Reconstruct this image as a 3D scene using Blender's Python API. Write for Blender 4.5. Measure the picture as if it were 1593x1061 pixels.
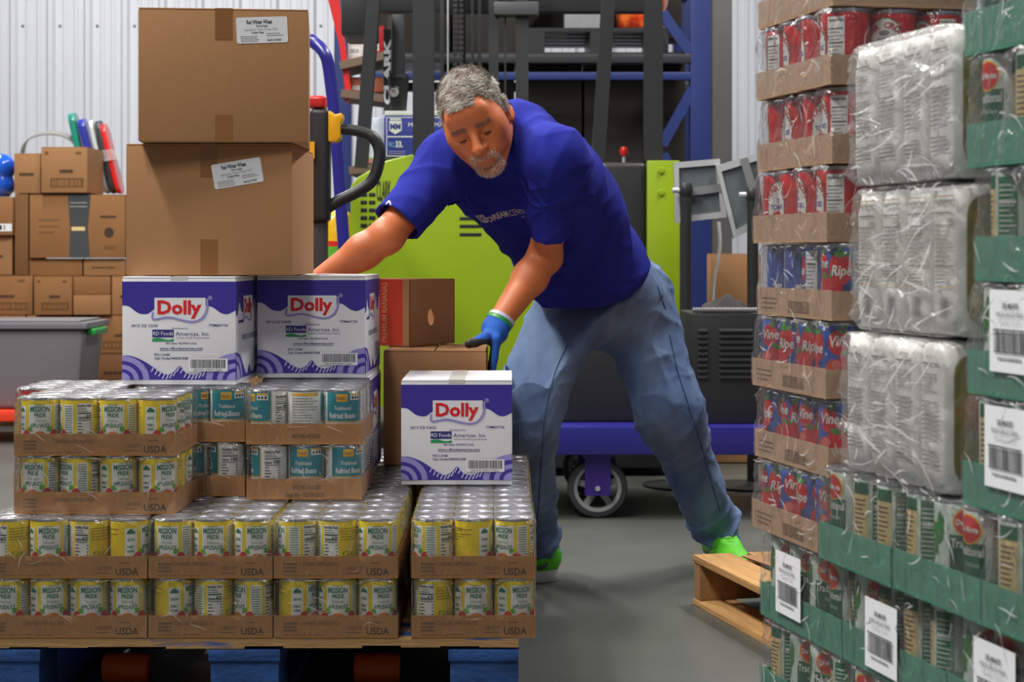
import bpy, bmesh, math, random
import numpy as np
from mathutils import Vector, Matrix, Quaternion
from mathutils.geometry import tessellate_polygon
from mathutils.bvhtree import BVHTree

for _o in list(bpy.data.objects):
    bpy.data.objects.remove(_o, do_unlink=True)
C = bpy.context.scene.collection
R = math.radians
FPX, HX, HY, HC = 2800.0, 796.5, 395.0, 0.86      # focal length in pixels, principal column, horizon row, camera height

# ------------------------------------------------------------------ camera
cam_d = bpy.data.cameras.new('camera')
cam = bpy.data.objects.new('camera', cam_d); C.objects.link(cam)
cam.location = (0, 0, HC); cam.rotation_euler = (math.pi / 2, 0, 0)
cam_d.sensor_width = 36.0; cam_d.sensor_fit = 'HORIZONTAL'
cam_d.lens = FPX / 1593.0 * 36.0
cam_d.shift_y = -(530.5 - HY) / 1593.0
cam_d.clip_start = 0.05; cam_d.clip_end = 100
cam_d.dof.use_dof = True; cam_d.dof.focus_distance = 3.75; cam_d.dof.aperture_fstop = 9.0
bpy.context.scene.camera = cam

# ------------------------------------------------------------------ light
world = bpy.data.worlds.new('hall_ambient'); bpy.context.scene.world = world
world.use_nodes = True
world.node_tree.nodes['Background'].inputs[0].default_value = (0.80, 0.88, 1.0, 1)
world.node_tree.nodes['Background'].inputs[1].default_value = 0.12


def overhead_light(x, y, z, sx, sy, watts, col=(1, 0.96, 0.90)):
    l = bpy.data.lights.new('overhead_light', 'AREA'); l.shape = 'RECTANGLE'
    l.size = sx; l.size_y = sy; l.energy = watts; l.color = col
    o = bpy.data.objects.new('overhead_light', l); C.objects.link(o); o.location = (x, y, z)
    return o


for lx, ly, w in ((-2.3, 2.7, 235), (-2.9, 4.6, 260), (2.3, 5.6, 280), (-2.4, 8.6, 300), (2.3, 9.4, 90), (-1.2, -0.4, 160)):
    overhead_light(lx, ly, 5.2, 0.4, 2.2, w)  # one is added to brighten the right stack, one fills from behind the camera

vs = bpy.context.scene.view_settings
vs.view_transform = 'Standard'; vs.look = 'None'; vs.gamma = 1.0; vs.exposure = 0.0; vs.use_curve_mapping = False
bpy.context.scene.display_settings.display_device = 'sRGB'


# ------------------------------------------------------------------ helpers
def px(x, y, Y):
    """World point seen at a photograph pixel, at distance Y in front of the camera."""
    return Vector(((x - HX) / FPX * Y, Y, HC - (y - HY) / FPX * Y))


def lin(c):
    out = []
    for v in c[:3]:
        v = v / 255.0
        out.append(v / 12.92 if v <= 0.04045 else ((v + 0.055) / 1.055) ** 2.4)
    return (out[0], out[1], out[2], 1.0)


MATS = {}


def M(name, col=(128, 128, 128), rough=0.6, metal=0.0, var=0.0, vscale=8.0, bump=0.0, bscale=60.0, stretch=(1, 1, 1),
      spec=0.5, coat=0.0, sheen=0.0, col2=None, ramp=(0.4, 0.6)):
    if name in MATS:
        return MATS[name]
    m = bpy.data.materials.new(name); m.use_nodes = True
    nt = m.node_tree; b = nt.nodes['Principled BSDF']
    b.inputs['Base Color'].default_value = lin(col)
    b.inputs['Roughness'].default_value = rough
    b.inputs['Metallic'].default_value = metal
    b.inputs['Specular IOR Level'].default_value = spec
    b.inputs['Coat Weight'].default_value = coat
    b.inputs['Coat Roughness'].default_value = 0.15
    b.inputs['Sheen Weight'].default_value = sheen
    if var or bump or col2:
        tc = nt.nodes.new('ShaderNodeTexCoord'); mp = nt.nodes.new('ShaderNodeMapping')
        mp.inputs['Scale'].default_value = stretch
        nt.links.new(tc.outputs['Object'], mp.inputs['Vector'])
    if var or col2:
        n = nt.nodes.new('ShaderNodeTexNoise'); n.inputs['Scale'].default_value = vscale
        n.inputs['Detail'].default_value = 5.0; n.inputs['Roughness'].default_value = 0.6
        nt.links.new(mp.outputs['Vector'], n.inputs['Vector'])
        cr = nt.nodes.new('ShaderNodeValToRGB')
        if col2:
            cr.color_ramp.elements[0].position = ramp[0]; cr.color_ramp.elements[1].position = ramp[1]
            cr.color_ramp.elements[0].color = lin(col); cr.color_ramp.elements[1].color = lin(col2)
        else:
            L = lin(col)
            cr.color_ramp.elements[0].position = 0.25; cr.color_ramp.elements[1].position = 0.75
            cr.color_ramp.elements[0].color = tuple(c * (1 - var) for c in L[:3]) + (1,)
            cr.color_ramp.elements[1].color = tuple(min(1, c * (1 + var)) for c in L[:3]) + (1,)
        nt.links.new(n.outputs['Fac'], cr.inputs['Fac']); nt.links.new(cr.outputs['Color'], b.inputs['Base Color'])
    if bump:
        n2 = nt.nodes.new('ShaderNodeTexNoise'); n2.inputs['Scale'].default_value = bscale
        n2.inputs['Detail'].default_value = 4.0
        nt.links.new(mp.outputs['Vector'], n2.inputs['Vector'])
        bp = nt.nodes.new('ShaderNodeBump'); bp.inputs['Strength'].default_value = bump; bp.inputs['Distance'].default_value = 0.01
        nt.links.new(n2.outputs['Fac'], bp.inputs['Height']); nt.links.new(bp.outputs['Normal'], b.inputs['Normal'])
    MATS[name] = m
    return m


def film_mat(name, haze=0.018, rough=0.26, scale=38.0, strength=1.0, stretch=(1, 1, 0.3), tint=(235, 238, 240)):
    """Clear packing film: mostly see-through, glossy where its wrinkles catch the lamps, slightly milky."""
    if name in MATS:
        return MATS[name]
    m = bpy.data.materials.new(name); m.use_nodes = True
    nt = m.node_tree; nt.nodes.remove(nt.nodes['Principled BSDF']); out = nt.nodes['Material Output']
    tc = nt.nodes.new('ShaderNodeTexCoord'); mp = nt.nodes.new('ShaderNodeMapping'); mp.inputs['Scale'].default_value = stretch
    nt.links.new(tc.outputs['Object'], mp.inputs['Vector'])
    n = nt.nodes.new('ShaderNodeTexNoise'); n.inputs['Scale'].default_value = scale; n.inputs['Detail'].default_value = 3.5
    n.inputs['Distortion'].default_value = 0.7
    nt.links.new(mp.outputs['Vector'], n.inputs['Vector'])
    bp = nt.nodes.new('ShaderNodeBump'); bp.inputs['Strength'].default_value = strength; bp.inputs['Distance'].default_value = 0.02
    nt.links.new(n.outputs['Fac'], bp.inputs['Height'])
    tr = nt.nodes.new('ShaderNodeBsdfTransparent'); tr.inputs[0].default_value = (0.97, 0.975, 0.98, 1)
    gl = nt.nodes.new('ShaderNodeBsdfGlossy'); gl.inputs['Roughness'].default_value = rough
    df = nt.nodes.new('ShaderNodeBsdfDiffuse'); df.inputs[0].default_value = lin(tint)
    lw = nt.nodes.new('ShaderNodeFresnel'); lw.inputs['IOR'].default_value = 1.45
    nt.links.new(bp.outputs['Normal'], lw.inputs['Normal']); nt.links.new(bp.outputs['Normal'], gl.inputs['Normal'])
    mx = nt.nodes.new('ShaderNodeMixShader'); mx.inputs[0].default_value = haze
    nt.links.new(tr.outputs[0], mx.inputs[1]); nt.links.new(df.outputs[0], mx.inputs[2])
    mx2 = nt.nodes.new('ShaderNodeMixShader')
    mu = nt.nodes.new('ShaderNodeMath'); mu.operation = 'MULTIPLY_ADD'; mu.inputs[1].default_value = 0.55; mu.inputs[2].default_value = 0.05
    mu.use_clamp = True
    nt.links.new(lw.outputs[0], mu.inputs[0]); nt.links.new(mu.outputs[0], mx2.inputs[0]); nt.links.new(mx.outputs[0], mx2.inputs[1]); nt.links.new(gl.outputs[0], mx2.inputs[2])
    nt.links.new(mx2.outputs[0], out.inputs['Surface'])
    MATS[name] = m
    return m


class MB:
    """Collects geometry for ONE mesh object."""

    def __init__(s):
        s.v = []; s.f = []; s.mi = []; s.mats = []

    def mat(s, m):
        if m not in s.mats:
            s.mats.append(m)
        return s.mats.index(m)

    def add(s, vs_, fs, m):
        k = len(s.v); i = s.mat(m)
        s.v.extend([tuple(v) for v in vs_])
        for f in fs:
            s.f.append(tuple(a + k for a in f)); s.mi.append(i)
        return s

    def box(s, x0, x1, y0, y1, z0, z1, m, T=None):
        vs_ = [Vector((x, y, z)) for z in (z0, z1) for y in (y0, y1) for x in (x0, x1)]
        if T is not None:
            vs_ = [T @ v for v in vs_]
        return s.add(vs_, [(0, 2, 3, 1), (4, 5, 7, 6), (0, 1, 5, 4), (2, 6, 7, 3), (0, 4, 6, 2), (1, 3, 7, 5)], m)

    def bar(s, a, b, w, h, m, up=(0, 0, 1)):
        a = Vector(a); b = Vector(b); d = (b - a).normalized(); u = Vector(up)
        if abs(d.dot(u)) > 0.98:
            u = Vector((0, 1, 0))
        sd = d.cross(u).normalized(); u = sd.cross(d).normalized()
        vs_ = []
        for p in (a, b):
            for i, j in ((-1, -1), (1, -1), (1, 1), (-1, 1)):
                vs_.append(p + sd * (i * w / 2) + u * (j * h / 2))
        return s.add(vs_, [(0, 3, 2, 1), (4, 5, 6, 7), (0, 1, 5, 4), (1, 2, 6, 5), (2, 3, 7, 6), (3, 0, 4, 7)], m)

    def tube(s, path, r, m, n=12, caps=True):
        path = [Vector(p) for p in path]; rs = r if isinstance(r, (list, tuple)) else [r] * len(path)
        vs_ = []; fs = []; prev = None
        for i, p in enumerate(path):
            d = (path[min(i + 1, len(path) - 1)] - path[max(i - 1, 0)]).normalized()
            if prev is None:
                u = d.orthogonal().normalized()
            else:
                u = (prev - d * prev.dot(d)).normalized()
            prev = u; w = d.cross(u)
            for k in range(n):
                a = 2 * math.pi * k / n
                vs_.append(p + (u * math.cos(a) + w * math.sin(a)) * rs[i])
        for i in range(len(path) - 1):
            for k in range(n):
                k2 = (k + 1) % n
                fs.append((i * n + k, i * n + k2, (i + 1) * n + k2, (i + 1) * n + k))
        if caps:
            fs.append(tuple(reversed(range(n)))); fs.append(tuple((len(path) - 1) * n + k for k in range(n)))
        return s.add(vs_, fs, m)

    def lathe(s, prof, m, n=32, c=(0, 0, 0), axis='Z', T=None, ring=False):
        """prof: list of (radius, height); closes at radius 0."""
        vs_ = []; fs = []
        if ring:
            prof = list(prof) + [prof[0]]
        for (r, h) in prof:
            for k in range(n):
                a = 2 * math.pi * k / n
                p = Vector((r * math.cos(a), r * math.sin(a), h))
                if axis == 'Y':
                    p = Vector((p.x, p.z, p.y))
                elif axis == 'X':
                    p = Vector((p.z, p.x, p.y))
                p = p + Vector(c)
                vs_.append(T @ p if T is not None else p)
        for i in range(len(prof) - 1):
            for k in range(n):
                k2 = (k + 1) % n
                f = (i * n + k, i * n + k2, (i + 1) * n + k2, (i + 1) * n + k)
                fs.append(tuple(reversed(f)) if axis == 'Y' else f)
        if prof[0][0] > 1e-6 and not ring:
            f = tuple(reversed(range(n))); fs.append(tuple(reversed(f)) if axis == 'Y' else f)
        if prof[-1][0] > 1e-6 and not ring:
            f = tuple((len(prof) - 1) * n + k for k in range(n)); fs.append(tuple(reversed(f)) if axis == 'Y' else f)
        return s.add(vs_, fs, m)

    def prism(s, pts, z0, z1, m, fn=None):
        """2-D polygon pts extruded z0..z1; fn maps (x, y, z) to a point."""
        fn = fn or (lambda x, y, z: Vector((x, y, z)))
        n = len(pts); vs_ = [fn(x, y, z0) for x, y in pts] + [fn(x, y, z1) for x, y in pts]
        fs = [tuple((i, (i + 1) % n, n + (i + 1) % n, n + i)) for i in range(n)]
        tri = tessellate_polygon([[Vector((x, y, 0)) for x, y in pts]])
        for t in tri:
            fs.append((t[2], t[1], t[0])); fs.append(tuple(n + a for a in t))
        return s.add(vs_, fs, m)

    def mesh(s, name, bevel=0.0, seg=2, angle=40, smooth=True, merge=True):
        me = bpy.data.meshes.new(name)
        me.from_pydata([tuple(v) for v in s.v], [], s.f)
        for m in s.mats:
            me.materials.append(m)
        me.polygons.foreach_set('material_index', s.mi)
        bm = bmesh.new(); bm.from_mesh(me)
        if merge:
            bmesh.ops.remove_doubles(bm, verts=bm.verts, dist=1e-6)
            bmesh.ops.recalc_face_normals(bm, faces=bm.faces)
        if bevel:
            es = [e for e in bm.edges if len(e.link_faces) == 2 and e.calc_face_angle(0) > 0.5]
            bmesh.ops.bevel(bm, geom=es, offset=bevel, segments=seg, affect='EDGES', profile=0.6, clamp_overlap=True)
        bm.to_mesh(me); bm.free()
        if smooth:
            me.shade_smooth(); me.set_sharp_from_angle(angle=R(angle))
        me.update()
        return me

    def build(s, name, parent=None, **kw):
        return link(name, s.mesh(name, **kw), parent)


def link(name, data, parent=None):
    o = bpy.data.objects.new(name, data); C.objects.link(o)
    if parent is not None:
        o.parent = parent
    return o


def tag(o, label, cat, group=None, kind=None):
    o['label'] = label; o['category'] = cat
    if group:
        o['group'] = group
    if kind:
        o['kind'] = kind
    return o


def struct(o):
    o['kind'] = 'structure'
    return o


def thing(name, label, cat, loc=(0, 0, 0), rz=0.0, group=None):
    o = link(name, None); o.location = loc; o.rotation_euler = (0, 0, rz); o.empty_display_size = 0.05
    return tag(o, label, cat, group)


def copy_tree(root, loc=None, rz=None, label=None, group=None, parent=None):
    c = root.copy(); C.objects.link(c); c.parent = parent
    if loc is not None:
        c.location = loc
    if rz is not None:
        c.rotation_euler = (0, 0, rz)
    if label:
        c['label'] = label
    if group:
        c['group'] = group
    for ch in list(root.children):
        copy_tree(ch, parent=c)
    return c


def smoothpath(pts, n=6):
    """Catmull-Rom through 3-D points."""
    P = [Vector(p) for p in pts]; P = [2 * P[0] - P[1]] + P + [2 * P[-1] - P[-2]]; out = []
    for i in range(1, len(P) - 2):
        for k in range(n):
            t = k / n; a, b, c, d = P[i - 1], P[i], P[i + 1], P[i + 2]
            out.append(0.5 * ((2 * b) + (c - a) * t + (2 * a - 5 * b + 4 * c - d) * t * t + (3 * b - a - 3 * c + d) * t ** 3))
    out.append(P[-2])
    return out


# ---- flat print (lettering, label artwork) laid out in 2-D and wrapped on a face or round a can
TXT = {}


def glyphs(s, bold=0.0, shear=0.0):
    key = (s, bold, shear)
    if key not in TXT:
        cu = bpy.data.curves.new('lettering', 'FONT'); cu.body = s; cu.size = 1.0; cu.fill_mode = 'FRONT'
        cu.resolution_u = 2; cu.offset = bold; cu.shear = shear
        o = bpy.data.objects.new('lettering', cu); C.objects.link(o)
        dg = bpy.context.evaluated_depsgraph_get()
        me = bpy.data.meshes.new_from_object(o.evaluated_get(dg))
        vv = [(v.co.x, v.co.y) for v in me.vertices]; ff = [tuple(p.vertices) for p in me.polygons]
        bpy.data.objects.remove(o); bpy.data.curves.remove(cu); bpy.data.meshes.remove(me)
        if vv:
            x0 = min(v[0] for v in vv); x1 = max(v[0] for v in vv)
        else:
            x0, x1 = 0, 1
        TXT[key] = ([(x - x0, y) for x, y in vv], ff, x1 - x0)
    return TXT[key]


class Print:
    def __init__(s):
        s.items = []

    def tris(s, pts, tr, m, L):
        s.items.append((pts, tr, m, L)); return s

    def poly(s, pts, m, L=1):
        return s.tris(list(pts), [tuple(t) for t in tessellate_polygon([[Vector((x, y, 0)) for x, y in pts]])], m, L)

    def rect(s, u0, v0, u1, v1, m, L=1):
        return s.tris([(u0, v0), (u1, v0), (u1, v1), (u0, v1)], [(0, 1, 2), (0, 2, 3)], m, L)

    def ell(s, u, v, a, b, m, L=1, n=20, a0=0, a1=360):
        pts = [(u + a * math.cos(R(a0 + (a1 - a0) * k / n)), v + b * math.sin(R(a0 + (a1 - a0) * k / n))) for k in range(n + (a1 - a0 < 360))]
        return s.poly(pts, m, L)

    def frame(s, u0, v0, u1, v1, w, m, L=1):
        s.rect(u0, v0, u1, v0 + w, m, L); s.rect(u0, v1 - w, u1, v1, m, L)
        s.rect(u0, v0 + w, u0 + w, v1 - w, m, L); s.rect(u1 - w, v0 + w, u1, v1 - w, m, L); return s

    def band(s, pts, w, m, L=1):
        """A stroke of width w along a 2-D path."""
        a = []; b = []
        for i, p in enumerate(pts):
            q0 = pts[max(i - 1, 0)]; q1 = pts[min(i + 1, len(pts) - 1)]
            d = Vector((q1[0] - q0[0], q1[1] - q0[1])).normalized(); nx, ny = -d.y, d.x
            a.append((p[0] + nx * w / 2, p[1] + ny * w / 2)); b.append((p[0] - nx * w / 2, p[1] - ny * w / 2))
        n = len(pts)
        return s.tris(a + b, [t for i in range(n - 1) for t in ((i, n + i, n + i + 1), (i, n + i + 1, i + 1))], m, L)

    def text(s, t, u, v, size, m, L=2, align='C', bold=0.0, width=None, shear=0.0, rot=0.0):
        vv, ff, w = glyphs(t, bold, shear); sx = size
        if width:
            sx = width / w
        W = w * sx; x0 = {'C': -W / 2, 'L': 0, 'R': -W}[align]; c, sn = math.cos(rot), math.sin(rot)
        pts = []
        for x, y in vv:
            a, b = x0 + x * sx, y * size
            pts.append((u + a * c - b * sn, v + a * sn + b * c))
        return s.tris(pts, ff, m, L)

    def arc_text(s, t, u, v, rad, size, m, span, L=2, bold=0.02):
        n = len(t)
        for i, ch in enumerate(t):
            a = span * (0.5 - (i + 0.5) / n)
            if ch != ' ':
                s.text(ch, u - rad * math.sin(a), v + rad * math.cos(a), size, m, L, bold=bold, rot=a)
        return s

    def smallprint(s, u0, u1, v0, v1, n, m, L=2, seed=1, h=0.35, ragged=0.35):
        """Rows of print too fine to read: short dashes."""
        rd = random.Random(seed); st = (v1 - v0) / n
        for i in range(n):
            v = v1 - (i + 0.5) * st; u = u0; end = u1 - rd.random() * ragged * (u1 - u0)
            while u < end:
                w = min((0.05 + 0.12 * rd.random()) * (u1 - u0), end - u)
                s.rect(u, v - st * h / 2, u + w, v + st * h / 2, m, L); u += w + 0.02 * (u1 - u0)
        return s

    def barcode(s, u0, v0, u1, v1, m, L=2, seed=5, n=34):
        rd = random.Random(seed); u = u0; w = (u1 - u0) / n / 2
        while u < u1:
            b = w * rd.choice((0.7, 1, 1, 1.8)); s.rect(u, v0, min(u + b, u1), v1, m, L); u += b + w * rd.choice((0.7, 1, 1.5))
        return s

    def xf(s, other, u, v, sc=1.0, sv=None):
        sv = sv or sc
        for pts, tr, m, L in other.items:
            s.items.append(([(u + a * sc, v + b * sv) for a, b in pts], tr, m, L))
        return s

    def into(s, mb, fn, maxdu=None):
        for pts, tr, m, L in s.items:
            if maxdu is None:
                mb.add([fn(a, b, L) for a, b in pts], tr, m)
                continue
            P = list(pts); out = []; stack = [tuple(t) for t in tr if len(t) == 3]
            for t in tr:
                if len(t) > 3:
                    stack += [(t[0], t[i], t[i + 1]) for i in range(1, len(t) - 1)]
            while stack:
                a, b, c = stack.pop()
                es = sorted(((abs(P[i][0] - P[j][0]), i, j, k) for i, j, k in ((a, b, c), (b, c, a), (c, a, b))), reverse=True)
                if es[0][0] > maxdu:
                    _, i, j, k = es[0]; P.append(((P[i][0] + P[j][0]) / 2, (P[i][1] + P[j][1]) / 2)); q = len(P) - 1
                    stack += [(i, q, k), (q, j, k)]
                else:
                    out.append((a, b, c))
            mb.add([fn(a, b, L) for a, b in P], out, m)
        return mb


def plane_map(o, u, v, step=0.00035):
    o = Vector(o); u = Vector(u).normalized(); v = Vector(v).normalized(); n = u.cross(v)
    return lambda a, b, L: o + u * a + v * b + n * (step * L)


def print_obj(name, pr, fn, parent, maxdu=None):
    mb = MB(); pr.into(mb, fn, maxdu)
    return mb.build(name, parent, merge=False, smooth=False)


def wave(pts, n=6):
    return [(p.x, p.y) for p in smoothpath([(a, b, 0) for a, b in pts], n)]
# ================================================================== the setting
mb = MB(); mb.box(-9, 9, -1.5, 13, -0.1, 0.0, M('concrete', (78, 80, 76), 0.40, var=0.22, vscale=1.6, bump=0.06, bscale=25))
struct(mb.build('floor'))

WALL_Y = 11.6
m_wall = M('wall_steel', (190, 194, 204), 0.45, var=0.03, vscale=1.5)
mb = MB()
sp = 0.24; x = -9.0; prof = []
while x < 9.0:                                   # ribbed sheet: a tall rib, then two low ones
    prof += [(x, 0), (x + 0.016, -0.03), (x + 0.044, -0.03), (x + 0.06, 0), (x + 0.105, 0), (x + 0.112, -0.007), (x + 0.13, -0.007), (x + 0.137, 0),
             (x + 0.175, 0), (x + 0.182, -0.007), (x + 0.2, -0.007), (x + 0.207, 0)]
    x += sp
vs_ = [(a, WALL_Y + b, 0.0) for a, b in prof] + [(a, WALL_Y + b, 5.6) for a, b in prof]
n = len(prof)
mb.add(vs_, [(i, i + 1, n + i + 1, n + i) for i in range(n - 1)], m_wall)
mb.box(-9, 9, WALL_Y + 0.002, WALL_Y + 0.1, 0, 5.6, m_wall)
wall = struct(mb.build('wall_back', merge=False, smooth=False))
mb = MB(); mb.lathe([(0.006, 0), (0.006, 0.004), (0.003, 0.006)], M('screw_zinc', (110, 112, 115), 0.5, 0.6), 8, axis='Y')
for v in range(len(mb.v)):
    a, b, c = mb.v[v]; mb.v[v] = (a, -b, c)
screw = mb.mesh('screw')
k = 0
while True:
    xx = -9.0 + 0.088 + 0.24 * k
    if xx > 4.2:
        break
    if xx > -4.2:
        o = link('screw', screw, wall); o.location = (xx, WALL_Y - 0.0, HC - (40 - HY) / FPX * WALL_Y); o.scale = (1.5, 1.5, 1.5)
    k += 1
# ================================================================== loaded pallet in front
FY = 3.333                                        # front of the load
S0 = FPX / FY                                     # 840 px per metre there
PX0, PX1 = -1.004, 0.012                          # pallet left / right
ZP = HC - (993 - HY) / S0                         # top of the pallet deck
m_blue = M('pallet_blue', (38, 84, 150), 0.6, col2=(28, 62, 118), vscale=9, bump=0.25, bscale=50, stretch=(1, 1, 2))
m_bluew = M('pallet_blue_worn', (176, 136, 88), 0.75, col2=(42, 86, 152), vscale=7, ramp=(0.50, 0.58), bump=0.3, bscale=40, stretch=(0.5, 1, 3))
m_wood = M('pallet_bare_wood', (184, 140, 86), 0.8, var=0.25, vscale=14, bump=0.4, bscale=40, stretch=(0.3, 6, 6))
pal = thing('shipping_pallet', 'blue block pallet with worn bare wood top edge, carrying the canned food', 'pallet', (0, 0, 0))
rd = random.Random(3)
PD = 1.2
for i in range(7):                                # top boards
    y0 = FY + 0.002 + i * (PD - 0.1) / 6
    w = 0.14 if i in (0, 6) else 0.1
    mbx = MB(); n = 14; top = []
    segs = [PX0 + (PX1 - PX0) * k / n for k in range(n + 1)]
    for a, b in zip(segs[:-1], segs[1:]):         # the lead board is chipped along its lower edge
        d0 = rd.uniform(0, 0.006) if i == 0 else 0
        mbx.box(a, b, y0, y0 + w, ZP - 0.02 + d0, ZP, m_bluew if i == 0 else m_wood)
    mbx.build('deck_board', pal, smooth=False)
bw = 0.127
for j, y0 in enumerate((FY + 0.004, FY + PD / 2 - 0.07, FY + PD - 0.14)):
    for i in range(3):
        x0 = PX0 + i * (PX1 - PX0 - bw) / 2
        mbx = MB(); mbx.box(x0, x0 + bw, y0 + 0.002, y0 + 0.14, 0.02, ZP - 0.044, m_blue)
        mbx.build('block', pal, bevel=0.003)
for i in range(3):
    x0 = PX0 + i * (PX1 - PX0 - bw) / 2
    mbx = MB(); mbx.box(x0 - 0.003 * (i > 0), x0 + bw + 0.003 * (i < 2), FY, FY + PD, ZP - 0.043, ZP - 0.0215, m_blue); mbx.build('stringer_board', pal, bevel=0.002)
    mbx = MB(); mbx.box(x0, x0 + bw, FY, FY + PD, 0.0, 0.0195, m_blue); mbx.build('bottom_board', pal, bevel=0.002)

# ---- can kinds
m_tin = M('tinplate', (190, 192, 198), 0.28, 1.0, bump=0.05, bscale=30)
m_lid = M('can_lid', (205, 205, 212), 0.3, 0.9)
yel = M('label_yellow', (242, 212, 18), 0.38, coat=0.2); wht = M('label_white', (238, 238, 234), 0.4, coat=0.2)
grn = M('ink_green', (22, 116, 84), 0.4); lgrn = M('ink_leaf', (90, 176, 56), 0.4); org = M('ink_orange', (226, 132, 30), 0.4)
redi = M('ink_red', (206, 32, 34), 0.4); blk = M('ink_black', (28, 28, 30), 0.5); gry = M('ink_grey', (150, 152, 150), 0.5)
teal = M('label_teal', (6, 134, 150), 0.38, coat=0.2); dteal = M('label_teal_dark', (10, 100, 112), 0.4); gold = M('ink_gold', (236, 178, 40), 0.4)
bean = M('ink_bean', (214, 110, 40), 0.4); tan = M('label_tan', (222, 196, 140), 0.4)


def lid_mesh(r, h):
    mbx = MB()
    mbx.lathe([(0.0, h - 0.0045), (r * 0.55, h - 0.0045), (r * 0.60, h - 0.0032), (r * 0.66, h - 0.0045), (r * 0.80, h - 0.0045), (r * 0.84, h - 0.0032),
               (r * 0.90, h - 0.005), (r * 0.945, h - 0.005), (r * 0.955, h - 0.0003), (r * 0.985, h), (r, h - 0.0012), (r, h - 0.0035), (r * 0.97, h - 0.004)], m_lid, 36)
    return mbx.mesh('lid', angle=60)


def body_mesh(r, h):
    mbx = MB(); q = r * 0.965
    mbx.lathe([(r * 0.9, 0.002), (r * 0.98, 0.0), (r, 0.0015), (r, 0.003), (q, 0.0042), (q, h - 0.0045), (q * 0.98, h - 0.0042)], m_tin, 36)
    return mbx.mesh('can_body', angle=50)


def label_mesh(pr, r):
    q = r * 0.965 + 0.0002
    mbx = MB(); pr.into(mbx, lambda u, v, L: Vector(((q + 0.00028 * L) * math.sin(u / q), -(q + 0.00028 * L) * math.cos(u / q), v)), 0.0065)
    return mbx.mesh('label', merge=False, smooth=False)


def leaf(pr, u, v, l, w, ang, m, L):
    c, s = math.cos(ang), math.sin(ang)
    pts = [(t * l, w * math.sin(math.pi * t) * 0.5) for t in (0, .15, .35, .55, .75, .9, 1)] + [(t * l, -w * math.sin(math.pi * t) * 0.5) for t in (.9, .75, .55, .35, .15)]
    return pr.poly([(u + a * c - b * s, v + a * s + b * c) for a, b in pts], m, L)


RC, HCAN, PIT = 0.0372, 0.1075, 0.110             # 15-ounce can, layer height
CIR = 2 * math.pi * RC * 0.965


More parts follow.
